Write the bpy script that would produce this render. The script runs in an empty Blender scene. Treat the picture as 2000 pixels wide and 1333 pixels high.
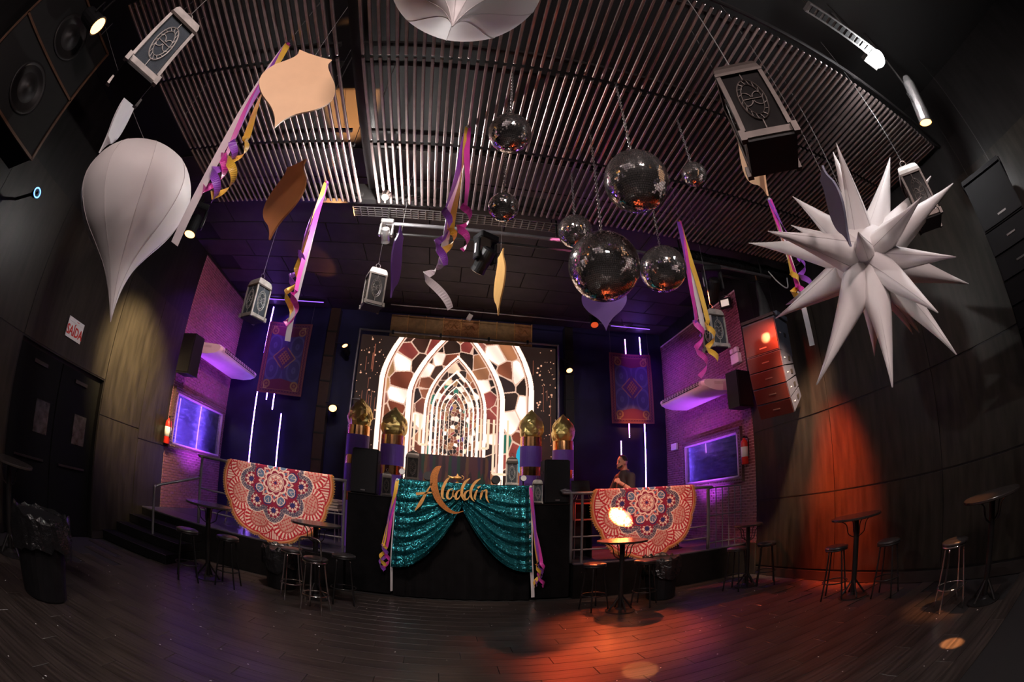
import bpy, bmesh, math, random
import numpy as np
from mathutils import Vector, Matrix

random.seed(7)
np.random.seed(7)
SC = bpy.context.scene
COL = SC.collection
PI = math.pi
R = math.radians

# ---------------------------------------------------------------- camera (15 mm class fisheye lens, equisolid)
cam_d = bpy.data.cameras.new('camera')
cam_d.type = 'PANO'
cam_d.panorama_type = 'FISHEYE_EQUISOLID'
cam_d.sensor_fit = 'HORIZONTAL'
cam_d.sensor_width = 36.0
cam_d.sensor_height = 24.0
cam_d.fisheye_lens = 15.754
cam_d.fisheye_fov = R(200)
cam_d.clip_start = 0.02
cam_d.clip_end = 100
cam = bpy.data.objects.new('camera', cam_d)
COL.objects.link(cam)
cam.matrix_world = (Matrix.Translation((0, 0, 1.65)) @ Matrix.Rotation(R(-8.566), 4, 'Z')
                    @ Matrix.Rotation(R(90 + 20.422), 4, 'X') @ Matrix.Rotation(R(1.446), 4, 'Z'))
SC.camera = cam

# ---------------------------------------------------------------- world, exposure
w = bpy.data.worlds.new('world')
SC.world = w
w.use_nodes = True
w.node_tree.nodes['Background'].inputs[0].default_value = (0.012, 0.010, 0.014, 1)
w.node_tree.nodes['Background'].inputs[1].default_value = 0.25
SC.view_settings.view_transform = 'Standard'
SC.view_settings.look = 'None'
SC.view_settings.gamma = 1.0
SC.view_settings.exposure = 0.0
SC.view_settings.use_curve_mapping = False
SC.cycles.max_bounces = 6
SC.cycles.diffuse_bounces = 3
SC.cycles.glossy_bounces = 4
SC.cycles.transmission_bounces = 4
SC.cycles.transparent_max_bounces = 6
SC.cycles.sample_clamp_indirect = 25.0
SC.cycles.use_denoising = True


def area(name, loc, target, power, col, sx, sy, spread=180):
    d = bpy.data.lights.new(name, 'AREA')
    d.energy = power
    d.color = col
    d.shape = 'RECTANGLE'
    d.size = sx
    d.size_y = sy
    d.spread = R(spread)
    o = bpy.data.objects.new(name, d)
    COL.objects.link(o)
    o.location = loc
    o.rotation_euler = (Vector(target) - Vector(loc)).to_track_quat('-Z', 'Y').to_euler()
    return o


def spot(name, loc, target, power, col, deg, blend=0.3, rad=0.05):
    d = bpy.data.lights.new(name, 'SPOT')
    d.energy = power
    d.color = col
    d.spot_size = R(deg)
    d.spot_blend = blend
    d.shadow_soft_size = rad
    o = bpy.data.objects.new(name, d)
    COL.objects.link(o)
    o.location = loc
    o.rotation_euler = (Vector(target) - Vector(loc)).to_track_quat('-Z', 'Y').to_euler()
    return o


# added fill floods on the rear ceiling behind the camera (their housings are built further down)
REAR_FILLS = [(-1.1, -1.6, 5.35), (0.9, -2.2, 5.35)]
area('fill_light_a', (-1.1, -1.55, 5.28), (-1.2, 3.0, 2.6), 85, (1.0, 0.81, 0.78), 0.5, 0.35)
area('fill_light_b', (0.9, -2.15, 5.28), (1.2, 3.0, 2.8), 90, (1.0, 0.79, 0.76), 0.5, 0.35)
# purple wash lights, added below the reflection bars, aimed at both brick walls
area('wash_left', (-3.85, 9.40, 5.80), (-5.5, 9.1, 3.2), 30, (0.42, 0.07, 1.0), 1.4, 0.05, 90)
area('wash_right', (4.2, 9.40, 5.80), (5.55, 8.8, 3.2), 28, (0.42, 0.07, 1.0), 1.0, 0.05, 90)
spot('pink_left', (-1.4, 4.75, 4.9), (-5.5, 8.0, 4.3), 380, (1.0, 0.22, 0.50), 46, 0.9, 0.15)
spot('pink_right', (1.2, 4.8, 4.9), (5.55, 7.3, 4.2), 380, (1.0, 0.20, 0.45), 44, 0.9, 0.15)

# ---------------------------------------------------------------- materials
MATS = {}


def mat(name, col, rough=0.5, metal=0.0, spec=0.5, var=0.12, scale=8.0, bump=0.0, bscale=40.0, emis=None, estr=0.0,
        alpha=None, coat=0.0, stretch=None, trans=0.0, sheen=0.0):
    if name in MATS:
        return MATS[name]
    m = bpy.data.materials.new(name)
    m.use_nodes = True
    nt = m.node_tree
    b = nt.nodes['Principled BSDF']
    b.inputs['Roughness'].default_value = rough
    b.inputs['Metallic'].default_value = metal
    b.inputs['Specular IOR Level'].default_value = spec
    b.inputs['Coat Weight'].default_value = coat
    b.inputs['Transmission Weight'].default_value = trans
    b.inputs['Sheen Weight'].default_value = sheen
    tc = nt.nodes.new('ShaderNodeTexCoord')
    mp = nt.nodes.new('ShaderNodeMapping')
    nt.links.new(tc.outputs['Object'], mp.inputs[0])
    if stretch:
        mp.inputs['Scale'].default_value = stretch
    nz = nt.nodes.new('ShaderNodeTexNoise')
    nz.inputs['Scale'].default_value = scale
    nz.inputs['Detail'].default_value = 4
    nt.links.new(mp.outputs[0], nz.inputs['Vector'])
    rp = nt.nodes.new('ShaderNodeValToRGB')
    rp.color_ramp.elements[0].position = 0.3
    rp.color_ramp.elements[1].position = 0.7
    rp.color_ramp.elements[0].color = tuple(c * (1 - var) for c in col) + (1,)
    rp.color_ramp.elements[1].color = tuple(min(1, c * (1 + var)) for c in col) + (1,)
    nt.links.new(nz.outputs[0], rp.inputs[0])
    nt.links.new(rp.outputs[0], b.inputs['Base Color'])
    if bump:
        n2 = nt.nodes.new('ShaderNodeTexNoise')
        n2.inputs['Scale'].default_value = bscale
        n2.inputs['Detail'].default_value = 3
        nt.links.new(mp.outputs[0], n2.inputs['Vector'])
        bp = nt.nodes.new('ShaderNodeBump')
        bp.inputs['Strength'].default_value = bump
        bp.inputs['Distance'].default_value = 0.02
        nt.links.new(n2.outputs[0], bp.inputs['Height'])
        nt.links.new(bp.outputs[0], b.inputs['Normal'])
    if emis:
        b.inputs['Emission Color'].default_value = tuple(emis) + (1,)
        b.inputs['Emission Strength'].default_value = estr
    if alpha is not None:
        b.inputs['Alpha'].default_value = alpha
    MATS[name] = m
    return m


def paint_mat(name, rough=0.7, emit=0.0, spec=0.3):
    m = bpy.data.materials.new(name)
    m.use_nodes = True
    nt = m.node_tree
    b = nt.nodes['Principled BSDF']
    a = nt.nodes.new('ShaderNodeAttribute')
    a.attribute_name = 'print'
    b.inputs['Roughness'].default_value = rough
    b.inputs['Specular IOR Level'].default_value = spec
    if emit:
        b.inputs['Base Color'].default_value = (0.01, 0.01, 0.01, 1)
        nt.links.new(a.outputs['Color'], b.inputs['Emission Color'])
        b.inputs['Emission Strength'].default_value = emit
    else:
        nz = nt.nodes.new('ShaderNodeTexNoise')
        nz.inputs['Scale'].default_value = 300
        mx = nt.nodes.new('ShaderNodeMix')
        mx.data_type = 'RGBA'
        mx.blend_type = 'MULTIPLY'
        mx.inputs[0].default_value = 0.15
        nt.links.new(a.outputs['Color'], mx.inputs[6])
        nt.links.new(nz.outputs[1], mx.inputs[7])
        nt.links.new(mx.outputs[2], b.inputs['Base Color'])
    MATS[name] = m
    return m


def sequin_mat():
    m = bpy.data.materials.new('teal_sequin')
    m.use_nodes = True
    nt = m.node_tree
    b = nt.nodes['Principled BSDF']
    tc = nt.nodes.new('ShaderNodeTexCoord')
    v = nt.nodes.new('ShaderNodeTexVoronoi')
    v.inputs['Scale'].default_value = 95
    nt.links.new(tc.outputs['Object'], v.inputs['Vector'])
    s = nt.nodes.new('ShaderNodeSeparateColor')
    nt.links.new(v.outputs['Color'], s.inputs[0])
    rp = nt.nodes.new('ShaderNodeValToRGB')
    rp.color_ramp.elements[0].color = (0.004, 0.065, 0.085, 1)
    rp.color_ramp.elements[1].color = (0.03, 0.30, 0.34, 1)
    nt.links.new(s.outputs[0], rp.inputs[0])
    nt.links.new(rp.outputs[0], b.inputs['Base Color'])
    b.inputs['Metallic'].default_value = 0.75
    b.inputs['Roughness'].default_value = 0.22
    g = nt.nodes.new('ShaderNodeNewGeometry')
    sub = nt.nodes.new('ShaderNodeVectorMath')
    sub.operation = 'SUBTRACT'
    sub.inputs[1].default_value = (0.5, 0.5, 0.5)
    nt.links.new(v.outputs['Color'], sub.inputs[0])
    sc = nt.nodes.new('ShaderNodeVectorMath')
    sc.operation = 'SCALE'
    sc.inputs[3].default_value = 0.75
    nt.links.new(sub.outputs[0], sc.inputs[0])
    ad = nt.nodes.new('ShaderNodeVectorMath')
    nt.links.new(g.outputs['Normal'], ad.inputs[0])
    nt.links.new(sc.outputs[0], ad.inputs[1])
    no = nt.nodes.new('ShaderNodeVectorMath')
    no.operation = 'NORMALIZE'
    nt.links.new(ad.outputs[0], no.inputs[0])
    nt.links.new(no.outputs[0], b.inputs['Normal'])
    MATS['teal_sequin'] = m
    return m


black_wall = mat('black_wall_paint', (0.010, 0.009, 0.009), 0.35, spec=0.25, var=0.35, scale=2.5, bump=0.12, bscale=3.5, stretch=(1, 4, 0.7))
panel_m = mat('black_panel_paint', (0.019, 0.016, 0.0125), 0.36, spec=0.25, var=0.4, scale=2.0, bump=0.10, bscale=4, stretch=(1, 5, 0.8))
navy_wall = mat('navy_wall_paint', (0.016, 0.013, 0.060), 0.36, spec=0.4, var=0.3, scale=2.0)
ceil_m = mat('black_ceiling_paint', (0.032, 0.026, 0.024), 0.6, var=0.3, scale=3)
floor_m = mat('dark_wood_floor', (0.044, 0.033, 0.029), 0.34, spec=0.45, var=0.55, scale=3.0, stretch=(0.5, 9, 9), bump=0.06, bscale=10)
seam_m = mat('floor_joint', (0.012, 0.010, 0.010), 0.8)
deck_m = mat('stage_deck_vinyl', (0.05, 0.045, 0.06), 0.28, spec=0.5, var=0.3, scale=5)
brick_m = mat('red_brick', (0.17, 0.06, 0.075), 0.75, var=0.35, scale=9, bump=0.2, bscale=60)
mortar_m = mat('pale_mortar', (0.55, 0.36, 0.38), 0.85, var=0.1)
slat_m = mat('satin_metal_tube', (0.36, 0.27, 0.255), 0.36, metal=0.7, var=0.15, scale=14)
black_m = mat('black_plastic', (0.009, 0.009, 0.010), 0.45, spec=0.3, var=0.2)
blackgloss = mat('black_gloss', (0.014, 0.014, 0.017), 0.16, var=0.2, coat=0.3)
blackmetal = mat('black_metal', (0.022, 0.020, 0.020), 0.35, metal=0.4, var=0.2)
grille_m = mat('speaker_grille', (0.010, 0.009, 0.010), 0.45, spec=0.3, metal=0.1, var=0.3, scale=120)
cab_blue = mat('slate_cabinet', (0.055, 0.065, 0.095), 0.5, var=0.15)
chrome = mat('chrome', (0.75, 0.72, 0.70), 0.12, metal=1.0, var=0.05)
steel = mat('brushed_steel', (0.38, 0.36, 0.35), 0.3, metal=0.9, var=0.1)
pipe_m = mat('grey_pipe', (0.20, 0.19, 0.20), 0.35, metal=0.6, var=0.15)
white_pl = mat('white_nylon', (0.80, 0.76, 0.75), 0.55, var=0.03, scale=3, sheen=0.1)
seam_wh = mat('white_seam', (0.55, 0.50, 0.50), 0.7)
cream_pl = mat('cream_plastic', (0.78, 0.72, 0.62), 0.4, var=0.04)
white_paint = mat('white_paint', (0.78, 0.76, 0.74), 0.5, var=0.05)
lant_m = mat('antique_white_metal', (0.46, 0.43, 0.40), 0.5, metal=0.2, var=0.25, scale=14)
lant_dark = mat('dark_lantern_metal', (0.07, 0.055, 0.048), 0.42, metal=0.5, var=0.25)
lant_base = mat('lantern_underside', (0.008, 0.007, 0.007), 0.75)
glass_m = mat('smoked_glass', (0.10, 0.12, 0.14), 0.12, var=0.15, alpha=0.55, spec=0.7)
mirror_m = mat('mirror_tile', (0.78, 0.75, 0.73), 0.09, metal=0.95, var=0.06, scale=30)
core_m = mat('ball_core', (0.02, 0.02, 0.02), 0.6)
goldfoil = mat('gold_foil', (1.0, 0.74, 0.26), 0.34, metal=0.9, var=0.12, bump=0.3, bscale=9)
goldband = mat('rose_gold_band', (0.95, 0.50, 0.22), 0.18, metal=1.0, var=0.1)
goldpaint = mat('gold_paint', (0.72, 0.38, 0.12), 0.38, metal=0.45, var=0.2, scale=20)
rustgold = mat('copper_glitter', (0.42, 0.15, 0.035), 0.4, metal=0.4, var=0.45, scale=120)
purple_card = mat('purple_card', (0.17, 0.075, 0.45), 0.5, var=0.05)
rib_cols = {'purple': mat('purple_satin', (0.33, 0.07, 0.62), 0.4, var=0.08, sheen=0.3),
            'magenta': mat('magenta_satin', (0.82, 0.05, 0.48), 0.4, var=0.08, sheen=0.3),
            'yellow': mat('yellow_satin', (0.95, 0.56, 0.05), 0.4, var=0.08, sheen=0.3),
            'white': mat('white_satin', (0.80, 0.74, 0.76), 0.45, var=0.05, sheen=0.3)}
leaf_cols = {'cream': mat('cream_board', (0.94, 0.60, 0.35), 0.55, var=0.03),
             'white': mat('white_board', (0.72, 0.72, 0.74), 0.55, var=0.04),
             'orange': mat('orange_board', (0.42, 0.16, 0.05), 0.55, var=0.06),
             'purple': mat('violet_board', (0.17, 0.07, 0.36), 0.55, var=0.05),
             'gold': mat('ochre_board', (0.62, 0.36, 0.11), 0.55, var=0.06),
             'grey': mat('slate_board', (0.20, 0.20, 0.28), 0.55, var=0.05)}
cloth_bl = mat('black_cloth', (0.005, 0.0045, 0.005), 0.9, spec=0.1, var=0.3, bump=0.2, bscale=12)
bag_m = mat('black_bin_bag', (0.012, 0.012, 0.013), 0.22, var=0.2, bump=0.8, bscale=22)
seat_m = mat('black_vinyl', (0.03, 0.026, 0.026), 0.3, var=0.2)
red_m = mat('red_enamel', (0.62, 0.03, 0.02), 0.35, var=0.08)
cord_m = mat('hanging_cord', (0.18, 0.17, 0.17), 0.5)
bright_cord = mat('steel_wire', (0.55, 0.55, 0.55), 0.3, metal=0.8)
mirror_dark = mat('dark_mirror', (0.30, 0.30, 0.52), 0.24, metal=1.0, var=0.45, scale=5, coat=1.0, bump=0.05, bscale=3, stretch=(1, 0.6, 5))
frame_m = mat('carved_dark_frame', (0.14, 0.075, 0.07), 0.4, metal=0.3, var=0.35, scale=40, bump=0.5, bscale=60)
frame_in = mat('lilac_frame_lip', (0.50, 0.38, 0.46), 0.4, metal=0.3)
skin_m = mat('skin', (0.56, 0.30, 0.21), 0.5, var=0.05)
hair_m = mat('dark_hair', (0.025, 0.018, 0.016), 0.6, var=0.3)
shirt_m = mat('black_polo_cotton', (0.022, 0.018, 0.022), 0.8, var=0.2)
woodpale = mat('pale_bench_wood', (0.42, 0.34, 0.30), 0.5, var=0.2)
goldwood = mat('gilded_panel', (0.42, 0.25, 0.10), 0.45, metal=0.2, var=0.25, bump=0.3, bscale=12)
goldcarve = mat('copper_relief', (0.46, 0.20, 0.07), 0.4, metal=0.35, var=0.3, bump=1.0, bscale=16)
led_v = mat('violet_led', (0.6, 0.4, 1.0), 0.4, emis=(0.30, 0.13, 1.0), estr=40)
led_m = mat('magenta_led', (0.8, 0.4, 1.0), 0.4, emis=(0.66, 0.20, 1.0), estr=13)
lens_or = mat('amber_lens', (1, 0.5, 0.2), 0.3, emis=(1.0, 0.40, 0.13), estr=6)
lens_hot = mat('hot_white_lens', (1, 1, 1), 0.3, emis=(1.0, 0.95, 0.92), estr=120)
lens_dim = mat('dull_lens', (0.5, 0.4, 0.32), 0.2, emis=(1.0, 0.6, 0.4), estr=0.25)
ring_bl = mat('blue_ring_led', (0.1, 0.3, 1), 0.3, emis=(0.10, 0.30, 1.0), estr=5)
sequin_mat()
paint_mat('printed_cloth', 0.8)
paint_mat('woven_rug', 0.9)
paint_mat('led_panel', 0.4, 1.0)

# ---------------------------------------------------------------- mesh building


class MB:
    def __init__(self):
        self.v = []
        self.f = []

    def add(self, vs, fs):
        n = len(self.v)
        self.v += [tuple(p) for p in vs]
        self.f += [tuple(i + n for i in q) for q in fs]
        return self

    def box(self, c, s, rot=None):
        hx, hy, hz = s[0] / 2, s[1] / 2, s[2] / 2
        vs = [Vector((x, y, z)) for z in (-hz, hz) for y in (-hy, hy) for x in (-hx, hx)]
        if rot is not None:
            vs = [rot @ p for p in vs]
        c = Vector(c)
        return self.add([p + c for p in vs], [(0, 2, 3, 1), (4, 5, 7, 6), (0, 1, 5, 4), (2, 6, 7, 3), (0, 4, 6, 2), (1, 3, 7, 5)])

    def bevbox(self, c, s, b=0.01):
        # box with chamfered vertical and top edges
        hx, hy, hz = s[0] / 2, s[1] / 2, s[2] / 2
        rings = []
        for z, k in ((-hz, b), (-hz + b, 0), (hz - b, 0), (hz, b)):
            x, y = hx - k, hy - k
            rings.append([(x - b, -y, z), (x, -y + b, z), (x, y - b, z), (x - b, y, z), (-x + b, y, z), (-x, y - b, z), (-x, -y + b, z), (-x + b, -y, z)])
        vs = [(p[0] + c[0], p[1] + c[1], p[2] + c[2]) for r in rings for p in r]
        fs = [tuple(range(7, -1, -1)), tuple(range(24, 32))]
        for k in range(3):
            for i in range(8):
                j = (i + 1) % 8
                fs.append((k * 8 + i, k * 8 + j, k * 8 + 8 + j, k * 8 + 8 + i))
        return self.add(vs, fs)

    def cyl(self, p0, p1, r0, r1=None, n=12, caps=True):
        r1 = r0 if r1 is None else r1
        p0, p1 = Vector(p0), Vector(p1)
        d = (p1 - p0).normalized()
        a = d.orthogonal().normalized()
        b = d.cross(a)
        vs = []
        for p, r in ((p0, r0), (p1, r1)):
            for i in range(n):
                t = 2 * PI * i / n
                vs.append(p + (a * math.cos(t) + b * math.sin(t)) * r)
        fs = [(i, (i + 1) % n, n + (i + 1) % n, n + i) for i in range(n)]
        if caps:
            fs += [tuple(range(n - 1, -1, -1)), tuple(range(n, 2 * n))]
        return self.add(vs, fs)

    def tube(self, pts, r, n=8, closed=False):
        pts = [Vector(p) for p in pts]
        m = len(pts)
        up = None
        vs = []
        for i, p in enumerate(pts):
            if closed:
                t = pts[(i + 1) % m] - pts[i - 1]
            else:
                t = pts[min(i + 1, m - 1)] - pts[max(i - 1, 0)]
            t.normalize()
            if up is None:
                up = t.orthogonal().normalized()
            up = (up - t * up.dot(t))
            if up.length < 1e-6:
                up = t.orthogonal()
            up.normalize()
            b = t.cross(up)
            rr = r[i] if isinstance(r, (list, tuple)) else r
            for k in range(n):
                a = 2 * PI * k / n
                vs.append(p + (up * math.cos(a) + b * math.sin(a)) * rr)
        fs = []
        for i in range(m if closed else m - 1):
            j = (i + 1) % m
            for k in range(n):
                l = (k + 1) % n
                fs.append((i * n + k, i * n + l, j * n + l, j * n + k))
        if not closed:
            fs += [tuple(range(n - 1, -1, -1)), tuple(range((m - 1) * n, m * n))]
        return self.add(vs, fs)

    def lathe(self, prof, n=24, c=(0, 0, 0), rfun=None):
        vs = []
        for (r, z) in prof:
            for i in range(n):
                a = 2 * PI * i / n
                k = rfun(a, z) if rfun else 1.0
                vs.append((c[0] + r * k * math.cos(a), c[1] + r * k * math.sin(a), c[2] + z))
        fs = []
        for j in range(len(prof) - 1):
            for i in range(n):
                k = (i + 1) % n
                fs.append((j * n + i, j * n + k, j * n + n + k, j * n + n + i))
        fs += [tuple(range(n - 1, -1, -1)), tuple(range((len(prof) - 1) * n, len(prof) * n))]
        return self.add(vs, fs)

    def ball(self, c, r, n=12, m=8, s=(1, 1, 1)):
        prof = []
        vs = [(c[0], c[1], c[2] - r * s[2])]
        for j in range(1, m):
            t = -PI / 2 + PI * j / m
            for i in range(n):
                a = 2 * PI * i / n
                vs.append((c[0] + r * s[0] * math.cos(t) * math.cos(a), c[1] + r * s[1] * math.cos(t) * math.sin(a), c[2] + r * s[2] * math.sin(t)))
        vs.append((c[0], c[1], c[2] + r * s[2]))
        fs = []
        for i in range(n):
            k = (i + 1) % n
            fs.append((0, 1 + k, 1 + i))
            for j in range(m - 2):
                fs.append((1 + j * n + i, 1 + j * n + k, 1 + j * n + n + k, 1 + j * n + n + i))
            fs.append((1 + (m - 2) * n + i, 1 + (m - 2) * n + k, len(vs) - 1))
        return self.add(vs, fs)

    def prism(self, poly, y0, y1):
        # polygon in XZ, extruded along Y
        n = len(poly)
        vs = [(p[0], y0, p[1]) for p in poly] + [(p[0], y1, p[1]) for p in poly]
        fs = [tuple(range(n)), tuple(range(2 * n - 1, n - 1, -1))]
        fs += [(i, i + n, (i + 1) % n + n, (i + 1) % n) for i in range(n)]
        return self.add(vs, fs)

    def xf(self, M):
        self.v = [tuple(M @ Vector(p)) for p in self.v]
        return self

    def mesh(self, name):
        me = bpy.data.meshes.new(name)
        me.from_pydata(self.v, [], self.f)
        me.update()
        return me

    def build(self, name, m, parent=None, smooth=False, flip=True):
        me = self.mesh(name)
        bm = bmesh.new()
        bm.from_mesh(me)
        bmesh.ops.recalc_face_normals(bm, faces=bm.faces)
        bm.to_mesh(me)
        bm.free()
        if smooth:
            me.shade_smooth()
        return obj(name, me, m, parent)


def obj(name, me, m, parent=None):
    if m is not None and len(me.materials) == 0:
        me.materials.append(m)
    o = bpy.data.objects.new(name, me)
    COL.objects.link(o)
    if parent is not None:
        o.parent = parent
    return o


def smooth_angle(o, deg=40):
    o.data.shade_smooth()
    bm = bmesh.new()
    bm.from_mesh(o.data)
    for e in bm.edges:
        if len(e.link_faces) == 2 and e.calc_face_angle(0) > R(deg):
            e.smooth = False
    bm.to_mesh(o.data)
    bm.free()
    return o


def thing(name, label, cat, loc=(0, 0, 0), rz=0.0, group=None):
    o = bpy.data.objects.new(name, None)
    o.empty_display_size = 0.1
    COL.objects.link(o)
    o.location = loc
    o.rotation_euler = (0, 0, rz)
    return tag(o, label, cat, group)


def tag(o, label, cat, group=None):
    o['label'] = label
    o['category'] = cat
    if group:
        o['group'] = group
    return o


def struct(o):
    o['kind'] = 'structure'
    return o


def stuff(o):
    o['kind'] = 'stuff'
    return o


def dup(root, label=None, loc=None, rz=None, group=None):
    r = root.copy()
    COL.objects.link(r)
    if loc is not None:
        r.location = loc
    if rz is not None:
        r.rotation_euler = (0, 0, rz)
    if label:
        r['label'] = label
    if group:
        r['group'] = group
    for ch in root.children:
        c = ch.copy()
        COL.objects.link(c)
        c.parent = r
        for g in ch.children:
            d = g.copy()
            COL.objects.link(d)
            d.parent = c
    return r


def piece(name, me, parent, loc):
    o = bpy.data.objects.new(name, me)
    COL.objects.link(o)
    o.parent = parent
    o.location = loc
    return o


def bx(c, s, name, m, parent=None, rot=None):
    return MB().box(c, s, rot).build(name, m, parent)


def text_mesh(body, size, depth, shear=0.0, align='CENTER', bold=0.0):
    cu = bpy.data.curves.new('lettering', 'FONT')
    cu.body = body
    cu.size = size
    cu.extrude = depth
    cu.shear = shear
    cu.offset = bold
    cu.align_x = align
    cu.align_y = 'CENTER'
    o = bpy.data.objects.new('lettering', cu)
    COL.objects.link(o)
    dg = bpy.context.evaluated_depsgraph_get()
    me = bpy.data.meshes.new_from_object(o.evaluated_get(dg))
    bpy.data.objects.remove(o)
    me.materials.clear()
    return me


def cr(pts, k=6):
    # Catmull-Rom through points
    P = [Vector(p) for p in pts]
    P = [P[0] * 2 - P[1]] + P + [P[-1] * 2 - P[-2]]
    out = []
    for i in range(1, len(P) - 2):
        for j in range(k):
            t = j / k
            a, b, c, d = P[i - 1], P[i], P[i + 1], P[i + 2]
            out.append(0.5 * ((2 * b) + (c - a) * t + (2 * a - 5 * b + 4 * c - d) * t * t + (3 * b - a - 3 * c + d) * t ** 3))
    out.append(P[-2])
    return out


def painted_grid(nx, nz, posfn, colfn, name):
    # posfn(u,v)->x,y,z arrays; colfn(x,z,u,v)->r,g,b arrays
    u, v = np.meshgrid(np.linspace(0, 1, nx), np.linspace(0, 1, nz))
    X, Y, Z = posfn(u, v)
    vs = np.stack([X, Y, Z], -1).reshape(-1, 3)
    idx = np.arange(nx * nz).reshape(nz, nx)
    fs = np.stack([idx[:-1, :-1], idx[:-1, 1:], idx[1:, 1:], idx[1:, :-1]], -1).reshape(-1, 4)
    me = bpy.data.meshes.new(name)
    me.from_pydata(vs.tolist(), [], fs.tolist())
    c = colfn(u, v)
    c = np.concatenate([c.reshape(-1, 3), np.ones((nx * nz, 1))], 1)
    at = me.attributes.new('print', 'FLOAT_COLOR', 'POINT')
    at.data.foreach_set('color', c.astype(np.float32).ravel())
    me.update()
    return me

# ================================================================ THE SETTING
XL, XR, YB, YR, ZC, ZS = -5.5, 5.55, 10.1, -5.0, 5.95, 0.6
fl = struct(bx(((XL + XR) / 2, (YB + YR) / 2, -0.06), (XR - XL + 0.4, YB - YR + 0.4, 0.10), 'floor', seam_m))
plank_me = MB().bevbox((0, 0, 0), (1.375, 0.198, 0.012), 0.003).mesh('floor_plank')
plank_me.materials.append(floor_m)
for r in range(30):
    y = 1.0 + 0.2 * r + 0.1
    off = (r * 0.53) % 1.38
    for k in range(-1, 9):
        x = XL + off + 1.38 * k + 0.69
        if x - 0.69 < XL - 0.7 or x + 0.69 > XR + 0.1 or x - 0.69 < XL - 0.05:
            continue
        if y > 6.85:
            continue
        piece('floor_plank', plank_me, fl, (x, y, -0.006))
ceiling = struct(bx(((XL + XR) / 2, (YB + YR) / 2, ZC + 0.1), (XR - XL + 0.4, YB - YR + 0.4, 0.16), 'ceiling', mat('ceiling_gap', (0.008, 0.007, 0.007), 0.8)))
tile_me = MB().bevbox((0, 0, 0), (1.235, 0.615, 0.02), 0.006).mesh('ceiling_tile')
tile_me.materials.append(ceil_m)
for r in range(9):
    for k in range(9):
        x = XL + 0.62 + 1.25 * k - (0.62 if r % 2 else 0)
        if x > XR - 0.4 or x < XL + 0.3:
            continue
        piece('ceiling_tile', tile_me, ceiling, (x, 4.75 + 0.63 * r, ZC + 0.005))

# left wall with the double-door opening (Y 3.36 .. 5.36, Z 0 .. 2.5)
wl = struct(MB().box((XL - 0.1, (YR + 3.36) / 2, ZC / 2), (0.2, 3.36 - YR, ZC)).box((XL - 0.1, (5.36 + 7.53) / 2, ZC / 2), (0.2, 2.17, ZC))
            .box((XL - 0.1, 4.36, (ZC + 2.5) / 2), (0.2, 2.0, ZC - 2.5)).build('wall_left', black_wall))
for (y0, y1, z0, z1) in ((5.38, 6.56, 0.12, 1.965), (6.57, 7.51, 0.12, 1.80), (5.38, 6.56, 1.975, 4.4), (6.57, 7.51, 1.81, 4.4), (3.36, 5.37, 2.52, 4.4), (2.0, 3.33, 0.12, 2.51), (2.0, 3.35, 2.52, 4.4), (0.6, 1.99, 0.12, 2.51)):
    bx((XL + 0.004, (y0 + y1) / 2, (z0 + z1) / 2), (0.012, y1 - y0 - 0.008, z1 - z0 - 0.008), 'wall_panel', panel_m, wl)
wr = struct(bx((XR + 0.1, (YR + 6.57) / 2, ZC / 2), (0.2, 6.57 - YR, ZC), 'wall_right', black_wall))
ys = [-1.5, 0.5, 2.53, 4.56, 6.56]
for i in range(4):
    for (z0, z1) in ((0.18, 1.40), (1.42, 2.66), (2.68, 4.6)):
        bx((XR - 0.004, (ys[i] + ys[i + 1]) / 2, (z0 + z1) / 2), (0.012, ys[i + 1] - ys[i] - 0.012, z1 - z0 - 0.006), 'wall_panel', panel_m, wr)
struct(bx((XR - 0.012, 3.0, 0.075), (0.024, 7.1, 0.15), 'baseboard_right', mat('scuffed_skirting', (0.025, 0.020, 0.018), 0.3)))
struct(bx((XL + 0.012, 6.44, 0.06), (0.024, 2.1, 0.12), 'baseboard_left', MATS['scuffed_skirting']))
struct(bx(((XL + XR) / 2, YB + 0.1, ZC / 2), (XR - XL + 0.4, 0.2, ZC), 'wall_back', navy_wall))
struct(bx(((XL + XR) / 2, YR - 0.1, ZC / 2), (XR - XL + 0.4, 0.2, ZC), 'wall_rear', black_wall))


def brick_wall(name, x, sgn, y0, y1, z1, near):
    o = struct(bx((x - sgn * 0.1, (y0 + y1) / 2, z1 / 2), (0.2, y1 - y0, z1), name, mortar_m))
    bl, bh = 0.17, 0.056
    me = MB().bevbox((0, 0, 0), (0.016, bl - 0.010, bh - 0.010), 0.003).mesh('brick')
    me.materials.append(brick_m)
    spots = []
    n = int((z1 - ZS) / bh)
    for r in range(n):
        z = ZS + bh * (r + 0.5)
        y = y0 + (0 if r % 2 else -bl / 2)
        while y < y1:
            a, b = max(y, y0), min(y + bl, y1)
            if b - a > 0.04:
                spots.append(((a + b) / 2, z, (b - a) / bl))
            y += bl
    cx = (0, 0, 1.65)
    spots.sort(key=lambda s: s[0] ** 2 * near + (s[1] - 1.65) ** 2)
    rest = MB()
    for i, (y, z, k) in enumerate(spots):
        xx = x + sgn * random.uniform(0.002, 0.006)
        if i < 300:
            p = piece('brick', me, o, (xx, y, z))
            p.scale = (1, k, 1)
        else:
            rest.bevbox((xx, y, z), (0.016, bl * k - 0.010, bh - 0.010), 0.003)
    s = stuff(obj('brickwork', rest.mesh('brickwork'), brick_m, o))
    return o


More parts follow.
